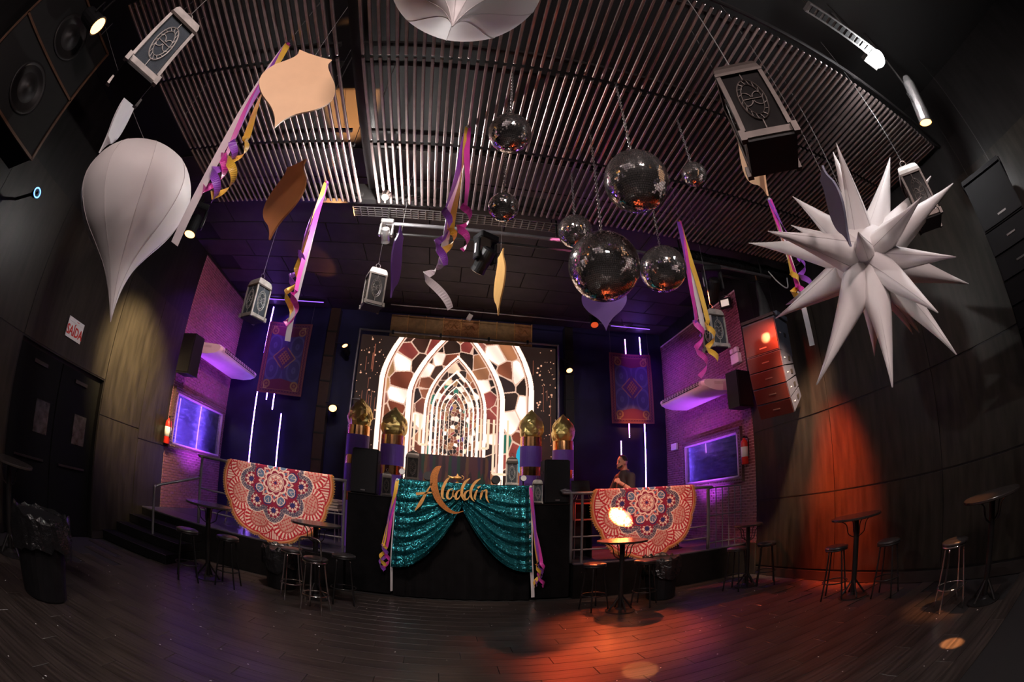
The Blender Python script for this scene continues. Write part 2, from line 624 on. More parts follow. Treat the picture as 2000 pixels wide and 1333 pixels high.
bl_ = brick_wall('wall_brick_left', XL, 1, 7.53, YB, ZC, 3.0)
br_ = brick_wall('wall_brick_right', XR, -1, 6.57, YB, 5.62, 3.0)
struct(bx((XR + 0.09, 8.335, (5.62 + ZC) / 2), (0.2, 3.53, ZC - 5.62), 'wall_right_upper', black_wall))
struct(bx((XL + 0.02, 8.8, ZC - 0.03), (0.04, 2.6, 0.05), 'trim_1', blackmetal))

struct(bx((XR - 0.015, 6.725, 0.30), (0.03, 0.31, 0.60), 'trim_2', MATS['scuffed_skirting']))

# double door
dr = struct(bx((XL - 0.13, 4.36, 1.25), (0.06, 2.0, 2.5), 'door_1', mat('door_recess', (0.012, 0.012, 0.012), 0.6)))
for y in (3.87, 4.85):
    lf = bx((XL - 0.085, y, 1.23), (0.05, 0.96, 2.44), 'door_leaf', mat('door_black', (0.004, 0.004, 0.004), 0.7, spec=0.1), dr)
    bx((XL - 0.056, y + (0.12 if y > 4.4 else 0.2), 1.62), (0.012, 0.30, 0.44), 'door_window', mat('dull_door_glass', (0.03, 0.03, 0.032), 0.2, var=0.6, scale=9), lf)
    bx((XL - 0.03, y, 1.05), (0.03, 0.62, 0.03), 'push_bar', blackmetal, lf)
    bx((XL - 0.05, y, 2.30), (0.04, 0.30, 0.05), 'door_closer', blackmetal, lf)

# stage platform (notched around the booth)
sp = thing('stage_platform', 'long black stage platform with glossy deck along the back of the hall', 'platform', (0, 0, 0))
for (x0, x1, y0, y1) in ((XL, -1.46, 6.88, 7.66), (2.10, XR, 6.88, 7.66), (XL, XR, 7.67, YB)):
    MB().box(((x0 + x1) / 2, (y0 + y1) / 2, 0.285), (x1 - x0 - 0.002, y1 - y0 - 0.002, 0.57)).build('riser', cloth_bl, sp)
    MB().bevbox(((x0 + x1) / 2, (y0 + y1) / 2, 0.585), (x1 - x0 - 0.002, y1 - y0 - 0.002, 0.03), 0.006).build('deck', deck_m, sp)
st = thing('stage_steps', 'black wooden steps up to the stage beside the double door', 'steps', (-4.75, 6.2, 0))
for k in range(3):
    d = 1.2 - 0.4 * k
    MB().bevbox((0, 0.67 - d / 2, 0.075 + 0.15 * k), (1.46, d, 0.148), 0.008).build('step', cloth_bl, st)
    bx((0, 0.67 - d + 0.01, 0.148 + 0.15 * k), (1.46, 0.03, 0.008), 'nosing', blackmetal, st)

# ---------------------------------------------------------------- ceiling slat fields (three rows left and right of the beam)
ZT = 5.10
slat_me = MB().bevbox((0, 0, 0), (0.030, 1.12, 0.034), 0.006).mesh('slat')
slat_me.materials.append(slat_m)
rows = ((1.14, 'rear'), (2.29, 'middle'), (3.44, 'front'))
for (x0, x1, side) in ((-3.47, -1.30, 'left of the black beam'), (-1.06, 5.45, 'right of the black beam')):
    n = int(round((x1 - x0) / 0.08)) + 1
    for (y0, rn) in rows:
        t = thing('slat_panel', 'hanging ceiling panel of thin metal slats, %s row, %s' % (rn, side), 'ceiling panel', (x0, y0, ZT), 0, 'slatted ceiling panels')
        for k in range(n):
            piece('slat', slat_me, t, (k * 0.08, 0.56, random.uniform(-0.004, 0.004)))
        for yy in (0.10, 1.02):
            bx(((x1 - x0) / 2, yy, 0.040), (x1 - x0 + 0.06, 0.035, 0.04), 'crossbar', blackmetal, t)
        for xx in (0.15, (x1 - x0) - 0.15):
            MB().cyl((xx, 0.56, 0.02), (xx, 0.56, ZC - ZT), 0.006, n=6).build('hanger_rod', steel, t)
tag(MB().box((-1.18, 2.9, 5.32), (0.12, 3.9, 0.02)).box((-1.18, 2.9, 5.58), (0.12, 3.9, 0.02)).box((-1.18, 2.9, 5.45), (0.02, 3.9, 0.26)).build('ceiling_beam', blackmetal),
    'black steel ceiling beam running between the slatted panels', 'beam')
tag(MB().box((1.0, 4.62, 5.28), (9.0, 0.10, 0.26)).build('ceiling_beam', blackmetal), 'black cross beam along the front ends of the slatted panels', 'beam')
tag(MB().tube([(-3.4, 1.07, 5.1), (5.5, 1.07, 5.1)], 0.022).build('edge_rail', blackmetal), 'thin black rail along the rear edge of the slatted ceiling', 'rail')

# ================================================================ HANGING DECORATIONS
def chain_mesh(L, r=0.008, link=0.034):
    b = MB()
    n = int(L / (link * 0.72))
    for i in range(n):
        z = -link * 0.72 * (i + 0.5)
        pts = []
        for k in range(8):
            a = 2 * PI * k / 8
            p = (math.cos(a) * 0.011, 0, math.sin(a) * link * 0.5)
            pts.append((p[0], 0, z + p[2]) if i % 2 else (0, p[0], z + p[2]))
        b.tube(pts, r * 0.42, 4, True)
    return b


BALLS = [('medium-large mirror ball hanging highest over the biggest one', 1.235, 2.265, 3.83, 0.245, 5.1),
         ('largest mirror ball, lowest in the middle of the cluster', 1.205, 3.00, 3.50, 0.30, 5.1),
         ('smallest mirror ball on the right side of the cluster', 1.985, 2.51, 4.32, 0.118, 5.1),
         ('small mirror ball tucked up and left behind the largest one', 1.175, 3.64, 4.27, 0.18, 5.1),
         ('mirror ball at the lower right, touching the largest one in view', 1.97, 3.35, 3.78, 0.235, 5.1),
         ('small mirror ball at the left end of the cluster, the lower of two', 0.32, 2.75, 3.78, 0.119, 5.1),
         ('mirror ball at the upper left of the cluster, above a smaller one', 0.30, 2.36, 4.22, 0.165, 5.1)]
for (lab, x, y, z, r, zt) in BALLS:
    t = thing('mirror_ball', lab, 'mirror ball', (x, y, z), random.uniform(0, 3), 'mirror balls under the slatted ceiling')
    MB().ball((0, 0, 0), r * 0.985, 24, 16).build('core', core_m, t, True)
    tile = 0.0165 if r > 0.2 else 0.0145
    b = MB()
    m = int(PI * r / tile)
    for j in range(1, m):
        th = -PI / 2 + PI * (j + 0.0) / m
        n = max(6, int(2 * PI * r * math.cos(th) / tile))
        off = random.uniform(0, 1)
        for i in range(n):
            a = 2 * PI * (i + off) / n
            nrm = Vector((math.cos(th) * math.cos(a), math.cos(th) * math.sin(a), math.sin(th)))
            e1 = Vector((-math.sin(a), math.cos(a), 0))
            jt = Vector((random.gauss(0, 1), random.gauss(0, 1), random.gauss(0, 1))) * 0.028
            nn = (nrm + jt).normalized()
            e1 = (e1 - nn * e1.dot(nn)).normalized()
            e2 = nn.cross(e1)
            h = tile * 0.445
            c = nrm * r
            b.add([c - e1 * h - e2 * h, c + e1 * h - e2 * h, c + e1 * h + e2 * h, c - e1 * h + e2 * h], [(0, 1, 2, 3)])
    stuff(obj('mirror_tiles', b.mesh('mirror_tiles'), mirror_m, t))
    MB().cyl((0, 0, r * 0.97), (0, 0, r + 0.02), r * 0.18, r * 0.14, 14).build('cap', steel, t)
    ch = chain_mesh(zt - z - r - 0.02)
    ch.xf(Matrix.Translation((0, 0, zt - z))).build('chain', steel, t)


# ---- lanterns
def lantern(name, label, loc, rz, H, W, body, roof, wire=0.0, group='metal lanterns'):
    t = thing(name, label, 'lantern', loc, rz, group)
    h0, h1 = 0.10 * H, 0.70 * H
    w = W / 2
    b = MB().bevbox((0, 0, h0 * 0.62), (W * 1.0, W * 1.0, h0 * 0.75), 0.006)
    for sx in (-1, 1):
        for sy in (-1, 1):
            b.box((sx * w * 1.02, sy * w * 1.02, h0 * 0.45), (W * 0.12, W * 0.12, h0 * 0.9))
    b.build('base', body, t)
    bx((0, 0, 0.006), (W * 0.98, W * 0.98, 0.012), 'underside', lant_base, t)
    for sx in (-1, 1):
        for sy in (-1, 1):
            bx((sx * w * 0.92, sy * w * 0.92, (h0 + h1) / 2), (W * 0.09, W * 0.09, h1 - h0), 'post', body, t)
    for k in range(4):
        M4 = Matrix.Rotation(k * PI / 2, 4, 'Z')
        g = MB().box((0, -w * 0.90, (h0 + h1) / 2), (W * 0.80, 0.004, h1 - h0)).xf(M4).build('glass_pane', glass_m if body is lant_m else mat('dark_glass', (0.02, 0.018, 0.018), 0.15, var=0.3, alpha=0.75, spec=0.4), t)  # darker panes for the lanterns with dark metal
        f = MB()
        zc, a, c = (h0 + h1) / 2, W * 0.27, (h1 - h0) * 0.36
        y = -w * 0.94
        f.tube([(a * math.cos(q), y, zc + c * math.sin(q)) for q in [2 * PI * i / 24 for i in range(24)]], W * 0.018, 5, True)
        f.tube([(a * 0.74 * math.cos(q), y, zc + c * 0.76 * math.sin(q)) for q in [2 * PI * i / 20 for i in range(20)]], W * 0.012, 5, True)
        for i in range(16):
            q = 2 * PI * i / 16
            f.tube([(a * 0.74 * math.cos(q), y, zc + c * 0.76 * math.sin(q)), (a * math.cos(q + 0.2), y, zc + c * math.sin(q + 0.2))], W * 0.010, 4)
        for s in (-1, 1):
            for s2 in (-1, 1):
                f.tube([(s * a * (0.05 + 0.30 * (1 - math.cos(q))), y, zc + s2 * c * (0.08 + 0.55 * q / PI * abs(math.cos(q * 0.4)))) for q in [PI * i / 8 for i in range(9)]], W * 0.013, 4)
        f.tube([(0, y, h0), (0, y, zc - c)], W * 0.014, 4)
        f.tube([(0, y, zc + c), (0, y, h1)], W * 0.014, 4)
        f.tube([(-a * 0.7, y, zc), (a * 0.7, y, zc)], W * 0.012, 4)
        f.xf(M4).build('filigree', body, g)
    bx((0, 0, h1 + 0.008), (W * 1.03, W * 1.03, 0.022), 'top_frame', lant_dark, t)
    prof = [(W * 0.50, h1 + 0.018), (W * 0.485, h1 + 0.09 * H), (W * 0.43, h1 + 0.15 * H), (W * 0.32, h1 + 0.19 * H), (W * 0.18, h1 + 0.20 * H)]
    rb = MB()
    for i in range(len(prof) - 1):
        (a0, z0), (a1, z1) = prof[i], prof[i + 1]
        rb.add([(-a0, -a0, z0), (a0, -a0, z0), (a0, a0, z0), (-a0, a0, z0), (-a1, -a1, z1), (a1, -a1, z1), (a1, a1, z1), (-a1, a1, z1)],
               [(0, 1, 5, 4), (1, 2, 6, 5), (2, 3, 7, 6), (3, 0, 4, 7)] + ([(4, 5, 6, 7)] if i == 3 else []) + ([(3, 2, 1, 0)] if i == 0 else []))
    rb.build('roof', roof, t)
    MB().bevbox((0, 0, h1 + 0.20 * H), (W * 0.36, W * 0.36, 0.055 * H), 0.005).cyl((0, 0, h1 + 0.22 * H), (0, 0, h1 + 0.25 * H), W * 0.06, n=8).build('crown', lant_dark if roof is not lant_dark else body, t)
    MB().tube([(W * 0.13 * math.cos(q), 0, h1 + 0.25 * H + W * 0.13 + W * 0.13 * math.sin(q)) for q in [2 * PI * i / 16 for i in range(16)]], W * 0.018, 6, True).build('ring', steel, t)
    if wire:
        MB().cyl((0, 0, h1 + 0.25 * H + W * 0.25), (0, 0, wire), 0.003, n=5).build('hanging_wire', bright_cord, t)
    return t


HG = 'lanterns hanging from the ceiling'
lantern('hanging_lantern', 'pale lantern lit white, hanging at the upper left corner by the edge of the slats', (-1.77, 0.98, 3.20), R(61), 0.64, 0.235, lant_m, lant_m, 2.74, HG)
lantern('hanging_lantern', 'dark bronze lantern hanging nearest the viewer at the upper right', (1.21, 0.93, 2.90), R(-40), 0.64, 0.235, lant_dark, lant_dark, 3.04, HG)
lantern('hanging_lantern', 'dark lantern with pale roof hanging in front of the big white star', (3.58, 1.17, 3.38), R(-58), 0.64, 0.235, lant_dark, lant_m, 2.56, HG)
lantern('hanging_lantern', 'grey lantern hanging below the orange cutout, left of the stage', (-2.63, 5.08, 3.57), R(62), 0.64, 0.25, lant_m, lant_m, 2.37, HG)
lantern('hanging_lantern', 'brown dusty lantern hanging above the left part of the screen', (-1.07, 5.38, 3.98), R(24), 0.64, 0.25, lant_dark, lant_m, 1.96, HG)  # hangs unlit; that shade is put into its dark metal colour
lantern('hanging_lantern', 'grey filigree lantern hanging in front of the right brick wall', (3.46, 4.69, 3.51), R(0), 0.64, 0.25, lant_m, lant_m, 2.43, HG)

# ---- flat dome-shaped cutouts
half = [(0.0, 0.0), (0.035, 0.10), (0.10, 0.20), (0.21, 0.31), (0.28, 0.43), (0.295, 0.55), (0.26, 0.68), (0.20, 0.78), (0.155, 0.86), (0.135, 0.93), (0.145, 1.0)]
hs = [(p.x, p.y) for p in cr([(a, b, 0) for a, b in half], 4)]
outline = hs + [(0.06, 0.985), (-0.06, 0.985)] + [(-a, b) for a, b in reversed(hs[1:])]
# per cutout: colour, x, y, z bottom, height, width factor, yaw, tilt, ceiling
LEAVES = [('cream', -1.24, 1.83, 3.62, 0.84, 1.10, 26, 'peach-lit cream onion-shaped cutout beside the slats, largest in view', 5.1),
          ('white', -3.20, 1.95, 3.76, 0.82, 1.0, 126, 'narrow white cutout seen edge-on below the corner lantern', 5.95),
          ('orange', -1.36, 2.56, 3.23, 0.73, 1.0, -28, 'brown-orange cutout hanging above the left lantern', 5.1),
          ('purple', -0.63, 4.11, 3.56, 0.81, 1.0, 85, 'dark violet cutout hanging edge-on above the screen', 5.1),
          ('gold', 0.52, 4.52, 3.64, 0.81, 1.0, -83, 'ochre cutout hanging edge-on below the small mirror balls', 5.1),
          ('purple', 1.83, 4.64, 3.62, 0.82, 1.1, -21, 'violet cutout with its point showing under the largest mirror ball', 5.1),
          ('cream', 2.06, 1.79, 3.56, 0.82, 0.95, -109, 'peach cutout half hidden behind the dark bronze lantern', 5.1),
          ('grey', 2.22, 1.345, 2.92, 0.577, 0.9, -126, 'slate-grey cutout hanging in front of the white star', 5.1)]
for (c, x, y, z, h, wf, yaw, lab, zt) in LEAVES:
    t = thing('hanging_cutout', lab, 'decoration', (x, y, z), R(yaw), 'flat onion-dome cutouts on strings')
    MB().prism([(a * h * 1.05 * wf, b * h) for a, b in outline], -0.008, 0.008).build('board', leaf_cols[c], t)
    MB().cyl((0, 0, h * 0.98), (0, 0, ZC - 0.005 - z), 0.0022, n=5).build('string', cord_m, t)


# ---- ribbon streamers
def ribbon(parent, pts, wv0, width, m, name='ribbon'):
    n = len(pts)
    vs = []
    for i, p in enumerate(pts):
        t = (pts[min(i + 1, n - 1)] - pts[max(i - 1, 0)]).normalized()
        wv = wv0[i] if isinstance(wv0, list) else wv0
        wv = (wv - t * wv.dot(t)).normalized()
        nn = t.cross(wv) * 0.0012
        for s, d in ((-1, 1), (1, 1), (1, -1), (-1, -1)):
            vs.append(p + wv * (s * width / 2) + nn * d)
    fs = []
    for i in range(n - 1):
        for k in range(4):
            l = (k + 1) % 4
            fs.append((4 * i + k, 4 * i + l, 4 * i + 4 + l, 4 * i + 4 + k))
    fs += [(3, 2, 1, 0), (4 * n - 4, 4 * n - 3, 4 * n - 2, 4 * n - 1)]
    return MB().add(vs, fs).build(name, m, parent, False)


def streamer(parent, c, L, drift, width, face, twist, curl, turns, rad, seed, base):
    """ribbon from the origin down L; face = yaw of its width vector; the last part coils"""
    rnd = random.Random(seed)
    pts, wvs = [], []
    n = 46
    nc = 12 + int(26 * turns) if turns else 0
    Ls = L * (1 - curl)
    ph = rnd.uniform(0, 6)
    for i in range(n):
        s = i / (n - 1)
        k = s ** 1.25
        sway = 0.012 * math.sin(s * 7 + ph) * s
        pts.append(Vector((drift[0] * k + sway, drift[1] * k + 0.010 * math.cos(s * 6 + ph) * s, -Ls * s)) + base * min(1, s * 6))
        a = face + twist * s
        wvs.append(Vector((math.cos(a), math.sin(a), 0)))
    if turns:
        e = pts[-1]
        a0 = face + twist + PI / 2
        for i in range(1, nc + 1):
            s = i / nc
            a = a0 + 2 * PI * turns * s
            r = rad * min(1, s * 4)
            p = e + Vector((r * (math.cos(a) - math.cos(a0) * 0), r * math.sin(a), -L * curl * s))
            pts.append(p)
            wv = Vector((math.cos(a + 0.3) * 0.35, math.sin(a + 0.3) * 0.35, 1.0)).normalized()
            prev = wvs[n - 1]
            q = min(1, s * 5)
            wvs.append((prev * (1 - q) + wv * q).normalized())
    return ribbon(parent, pts, wvs, width, rib_cols[c])


def bunch(label, loc, rib, width=0.062, group='ribbon streamers hanging from the ceiling'):
    t = thing('ribbon_streamer', label, 'ribbon', loc, 0, group)
    MB().ball((0, 0, 0.0), 0.022, 8, 6).build('knot', rib_cols[rib[0][0]], t, True)
    if loc[2] > 4:
        MB().cyl((0, 0, 0), (0, 0, ZC - 0.005 - loc[2]), 0.003, n=5).build('cord', cord_m, t)
    for i, (c, L, dx, dy, face, tw, curl, turns, rad) in enumerate(rib):
        out = Vector((-loc[0], -loc[1], 0)).normalized() * (-0.03 if c == 'white' else 0.012 * i)
        streamer(t, c, L, (dx, dy), width, R(face), R(tw), curl, turns, rad, i * 7 + int(abs(loc[0]) * 100), out)
    return t


bunch('twisted ribbon streamer hanging beside the balloon ornament at the left', (-1.76, 2.06, 5.06),
      [('magenta', 1.75, 0.00, 0.05, 40, 60, 0.22, 1.2, 0.05), ('purple', 1.80, 0.03, 0.02, 42, 90, 0.30, 1.6, 0.055), ('yellow', 1.78, 0.10, 0.05, 44, 140, 0.32, 1.8, 0.055), ('white', 2.16, -0.04, 0.0, 46, 20, 0, 0, 0)])
bunch('ribbon streamer ending in front of the left hanging rug', (-1.70, 4.16, 5.09),
      [('magenta', 1.88, 0.02, -0.02, 18, 50, 0.20, 1.0, 0.06), ('purple', 1.45, -0.06, 0.0, 10, 90, 0.32, 1.3, 0.06), ('yellow', 1.82, -0.08, 0.03, 25, 150, 0.34, 1.5, 0.06), ('white', 2.05, 0.03, 0.02, 14, 12, 0, 0, 0)])
bunch('ribbon streamer hanging left of the small mirror balls, with a magenta coil', (-0.03, 3.14, 5.10),
      [('white', 2.05, -0.10, 0.0, 0, 30, 0.20, 0.6, 0.12), ('purple', 1.68, -0.09, 0.0, 5, 80, 0.36, 1.5, 0.05), ('magenta', 1.50, 0.07, 0.0, -4, 70, 0.30, 1.8, 0.05), ('yellow', 1.55, -0.03, 0.03, 10, 160, 0.15, 0.8, 0.04)])
bunch('ribbon streamer hanging right of the mirror balls above the right air conditioner', (2.82, 4.16, 5.10),
      [('yellow', 1.95, 0.16, -0.03, -30, 25, 0.26, 1.7, 0.06), ('white', 1.55, 0.10, 0.0, -34, 20, 0, 0, 0), ('magenta', 2.12, 0.02, 0.02, -38, 60, 0.34, 2.0, 0.06), ('purple', 1.62, 0.03, 0.06, -30, 110, 0.12, 0.6, 0.05)])
bunch('ribbon streamer with a long straight white tail beside the white star', (3.62, 3.14, 4.95),
      [('white', 1.92, 0.02, -0.05, -48, 10, 0, 0, 0), ('yellow', 1.42, -0.02, -0.02, -44, 120, 0.26, 1.3, 0.06), ('purple', 1.40, 0.10, -0.10, -40, 150, 0.36, 1.8, 0.06), ('magenta', 1.50, 0.04, 0.0, -50, 170, 0.18, 1.0, 0.06)])


# ---- inflatable ornaments
def teardrop(label, top, bottom, Rm, n=10, squash=1.0, wire_to=None, tipbend=0):
    top, bottom = Vector(top), Vector(bottom)
    L = (top - bottom).length
    prof = [(0.0, 0.0), (0.028, 0.05), (0.075, 0.12), (0.15, 0.20), (0.28, 0.29), (0.50, 0.39), (0.74, 0.49), (0.92, 0.60), (1.0, 0.70), (0.97, 0.79), (0.84, 0.88), (0.60, 0.945), (0.30, 0.975), (0.14, 0.98)]
    P = [(p.x, p.y) for p in cr([(a, b, 0) for a, b in prof], 4)]
    t = thing('inflatable_ornament', label, 'balloon', bottom)
    t.rotation_euler = (top - bottom).to_track_quat('Z', 'Y').to_euler()
    k = 6
    for g in range(n):
        vs, fs = [], []
        for (r, z) in P:
            for i in range(k + 1):
                a = 2 * PI * (g + i / k) / n
                s = i / k * 2 - 1
                rr = max(0.0005, r * Rm) * (math.cos(PI / n) / math.cos(abs(s) * PI / n) * 0.35 + 0.65 * (1 + 0.022 * (1 - s * s) * min(1, z * 3)))
                if z < 0.32:
                    rr *= 1 + 0.05 * math.sin(z * 260 + g) * (0.32 - z) / 0.32
                vs.append((rr * math.cos(a), rr * math.sin(a), z * L))
        for j in range(len(P) - 1):
            for i in range(k):
                fs.append((j * (k + 1) + i, j * (k + 1) + i + 1, (j + 1) * (k + 1) + i + 1, (j + 1) * (k + 1) + i))
        MB().add(vs, fs).build('gore_panel', white_pl, t, True)
    for g in range(n):
        a = 2 * PI * g / n
        MB().tube([(max(.001, r * Rm) * 1.004 * math.cos(a), max(.001, r * Rm) * 1.004 * math.sin(a), z * L) for (r, z) in P[::2]], 0.0028, 4).build('seam', seam_wh, t)
    MB().lathe([(Rm * 0.15, 0.965 * L), (Rm * 0.13, L * 1.03), (Rm * 0.12, L * 1.035)], 16).build('neck', white_pl, t)
    MB().cyl((0, 0, L * 1.035), (0, 0, L * 1.045), Rm * 0.10, n=12).build('cap', seam_wh, t)
    return t


tb = teardrop('big white teardrop balloon ornament hanging at the left, point down', (-3.05, 2.42, 4.12), (-2.84, 2.67, 2.55), 0.595, 9)
qi = Vector((-0.21, -0.25, 1.57)).to_track_quat('Z', 'Y').inverted()
MB().cyl((0, 0, 1.64), qi @ (Vector((-4.9, 1.6, 5.945)) - Vector((-2.84, 2.67, 2.55))), 0.003, n=5).build('hanging_wire', cord_m, tb)
t2 = teardrop('white balloon ornament overhead, seen from below with its pleated tip', (-0.165, 1.16, 4.68), (-0.165, 1.16, 3.73), 0.48, 9)
MB().cyl((0, 0, 0.98), (0, 0, 2.21), 0.003, n=5).build('hanging_wire', cord_m, t2)

STAR_C = (3.089, 1.75, 3.227)
TIPS = [(-0.433, -0.419, 0.738), (0.145, -0.041, 1.191), (0.534, -0.465, 0.969), (0.829, -0.713, 0.703), (0.608, -0.963, 0.377), (-0.361, -0.876, -0.062), (-0.14, -0.881, -0.451), (0.923, -0.605, -0.322), (-0.376, -0.675, -0.783), (-0.196, -0.673, -1.035), (0.856, 0.171, -0.487), (0.924, 0.125, -0.483), (-0.577, -0.282, -1.13), (-0.478, -0.252, -0.958), (0.772, 0.664, -0.535), (-0.897, 0.132, -1.0), (-0.115, 1.194, -0.029), (0.077, 1.19, 0.134), (-0.352, 1.096, 0.705), (-1.095, 0.091, 0.043), (-0.091, 0.526, 0.962), (-0.133, 0.642, 0.688), (-0.60, -0.35, -0.10)]
star = thing('inflatable_star', 'giant white inflatable star with long spikes hanging at the right', 'balloon', STAR_C)
MB().ball((0, 0, 0), 0.30, 20, 14).build('core', white_pl, star, True)
for i, tp in enumerate(TIPS):
    tp = Vector(tp)
    d = tp.normalized()
    L = tp.length
    a = d.orthogonal().normalized()
    b2 = d.cross(a)
    vs, fs = [], []
    n = 12
    prof = [(0.10, 0.165), (0.22, 0.160), (0.34, 0.132), (0.52, 0.094), (0.68, 0.060), (0.84, 0.029), (1.0, 0.003)]
    rs = 0.78 if L < 1.02 else 0.95
    for (s, r) in prof:
        for k in range(n):
            q = 2 * PI * k / n + i
            vs.append(d * (L * s) + (a * math.cos(q) + b2 * math.sin(q)) * r * rs * (1 + 0.05 * math.cos(4 * q)))
    for j in range(len(prof) - 1):
        for k in range(n):
            l = (k + 1) % n
            fs.append((j * n + k, j * n + l, j * n + n + l, j * n + n + k))
    fs += [tuple(range(n - 1, -1, -1)), tuple(range((len(prof) - 1) * n, len(prof) * n))]
    sp_ = MB().add(vs, fs).build('spike', white_pl, star, True)
    for k in range(0, 4):
        q = 2 * PI * (k + 0.5) / 4 + i
        MB().tube([d * (L * s) + (a * math.cos(q) + b2 * math.sin(q)) * (r * rs * 0.96) for (s, r) in prof], 0.0022, 4).build('seam', seam_wh, sp_)
MB().cyl((0, 0, 0.25), (0.05, 0, 2.7), 0.003, n=5).build('hanging_wire', cord_m, star)

# ================================================================ STAGE
def voro(X, Z, size, seed):
    rs = np.random.RandomState(seed)
    xs = np.arange(X.min() - size, X.max() + 2 * size, size)
    zs = np.arange(Z.min() - size, Z.max() + 2 * size, size)
    sx, sz = np.meshgrid(xs, zs)
    sx = (sx + rs.uniform(-.42, .42, sx.shape) * size).ravel()
    sz = (sz + rs.uniform(-.42, .42, sz.shape) * size).ravel()
    d1 = np.full(X.shape, 1e9)
    d2 = np.full(X.shape, 1e9)
    k = np.zeros(X.shape, int)
    for i in range(len(sx)):
        d = np.hypot(X - sx[i], Z - sz[i])
        m = d < d1
        d2 = np.where(m, d1, np.minimum(d2, d))
        k = np.where(m, i, k)
        d1 = np.where(m, d, d1)
    return k, d2 - d1, len(sx)


SX0, SX1, SZ0, SZ1, SY = -2.03, 2.48, 1.75, 5.15, 9.60
PAL = np.array([(0.030, 0.014, 0.010), (0.022, 0.010, 0.010), (0.05, 0.018, 0.012), (0.20, 0.045, 0.022), (0.27, 0.075, 0.035), (0.42, 0.16, 0.07),
                (0.50, 0.24, 0.10), (0.30, 0.05, 0.04), (1.5, 1.15, 0.95), (0.025, 0.012, 0.012), (0.02, 0.17, 0.11), (0.13, 0.05, 0.28), (0.34, 0.11, 0.08), (1.1, 0.75, 0.5)])
PW = np.array([.14, .10, .10, .12, .09, .08, .07, .07, .07, .08, .02, .015, .025, .02])
PW = PW / PW.sum()


def screen_col(u, v):
    X = SX0 + (SX1 - SX0) * u - 0.235
    Z = SZ0 + (SZ1 - SZ0) * v
    c = np.zeros(X.shape + (3,))
    c[:] = (0.020, 0.010, 0.008)
    rs = np.random.RandomState(3)
    for _ in range(150):     # drifting sparks beside the outer arch
        s = rs.choice([-1, 1])
        x0, z0, r0 = s * rs.uniform(1.62, 2.25), rs.uniform(2.2, 5.1), rs.choice([.008, .010, .013, .022])
        c[np.hypot(X - x0, Z - z0) < r0] = (0.9, 0.45, 0.28)
    for _ in range(16):
        s = rs.choice([-1, 1])
        x0, z0, L = s * rs.uniform(1.7, 2.2), rs.uniform(2.6, 4.6), rs.uniform(.2, .7)
        c[(np.abs(X - x0) < .007) & (Z > z0) & (Z < z0 + L)] = (0.30, 0.09, 0.05)
    arches = [(1.68, 4.10, 6.70, 1.70, .062, .40), (1.03, 3.85, 5.55, 1.62, .060, .30), (.655, 3.5, 4.78, 2.1, .036, .20), (.50, 3.5, 4.44, 2.1, .028, .15),
              (.40, 3.5, 4.24, 2.1, .022, .12), (.31, 3.5, 4.08, 2.1, .014, .10), (.22, 3.5, 3.94, 2.1, .011, .09), (.13, 3.5, 3.78, 2.1, .009, .08)]
    for i, (w, zs, za, p, th, cell) in enumerate(arches):
        t = np.clip((Z - zs) / (za - zs), 0, 1)
        bw = np.where(Z < zs, w, w * (1 - t ** p))
        inside = (np.abs(X) < bw) & (Z < za)
        Xi, Zi = X[inside], Z[inside]
        k, e, n = voro(Xi, Zi, cell, 11 + i)
        pick = np.random.RandomState(40 + i).choice(len(PAL), n, p=PW)
        for (x0, z0, ai) in ((-1.30, 4.45, 0), (-1.3, 3.9, 0), (-.72, 4.25, 1), (.60, 4.15, 1), (1.36, 3.70, 0), (1.40, 4.75, 0), (1.36, 3.2, 0), (-.5, 4.75, 1), (.75, 2.9, 1)):
            if ai == i:
                pick[k[np.argmin(np.hypot(Xi - x0, Zi - z0))]] = 8
        cc = PAL[pick][k]
        glow = 1 + 0.25 * np.sin(Xi * 9 + Zi * 7)[..., None]
        cc = np.where((e < cell * 0.065)[..., None], np.array((0.85, 0.52, 0.38)), cc * glow)
        c[inside] = cc
        band = (np.abs(np.abs(X) - bw) < th * 0.9) & (Z < za + th)
        c = np.where(band[..., None], np.array((1.7, 1.25, 1.0)), c)
        if i < 3:
            c = np.where(((np.abs(np.abs(X) - bw + th * 0.9 + 0.018) < .010) & (Z < za))[..., None], np.array((0.28, 0.05, 0.02)), c)
            c = np.where(((np.abs(np.abs(X) - bw + th * 0.9 + 0.045) < .018) & (Z < za))[..., None], np.array((1.0, 0.66, 0.5)), c)
    floor_ = Z < 2.55
    k, e, n = voro(X * 3.5, Z * 0.35, .22, 5)
    st_ = np.array([(0.02, .008, .010), (.05, .014, .016), (.01, .022, .014), (.07, .028, .014), (.025, .01, .025)])[np.random.RandomState(2).randint(0, 5, n)][k]
    c = np.where((floor_ & (np.abs(X) < .82))[..., None], st_, c)
    for s in (-1, 1):
        for (a, b, zb) in ((.86, 1.17, 2.20), (.58, .74, 2.75)):
            ed = (np.abs(np.abs(X - s * (a + b) / 2) - (b - a) / 2) < .025) & (Z > zb) & (Z < 3.4) | ((np.abs(Z - zb) < .025) & (np.abs(X - s * (a + b) / 2) < (b - a) / 2))
            c = np.where(ed[..., None], np.array((1.2, .8, .55)), c)
    c = np.where((((X - 1.52) / .16) ** 2 + ((Z - 2.55) / .35) ** 2 < 1)[..., None], np.array((.02, .42, .62)), c)
    return np.clip(c, 0, 2)


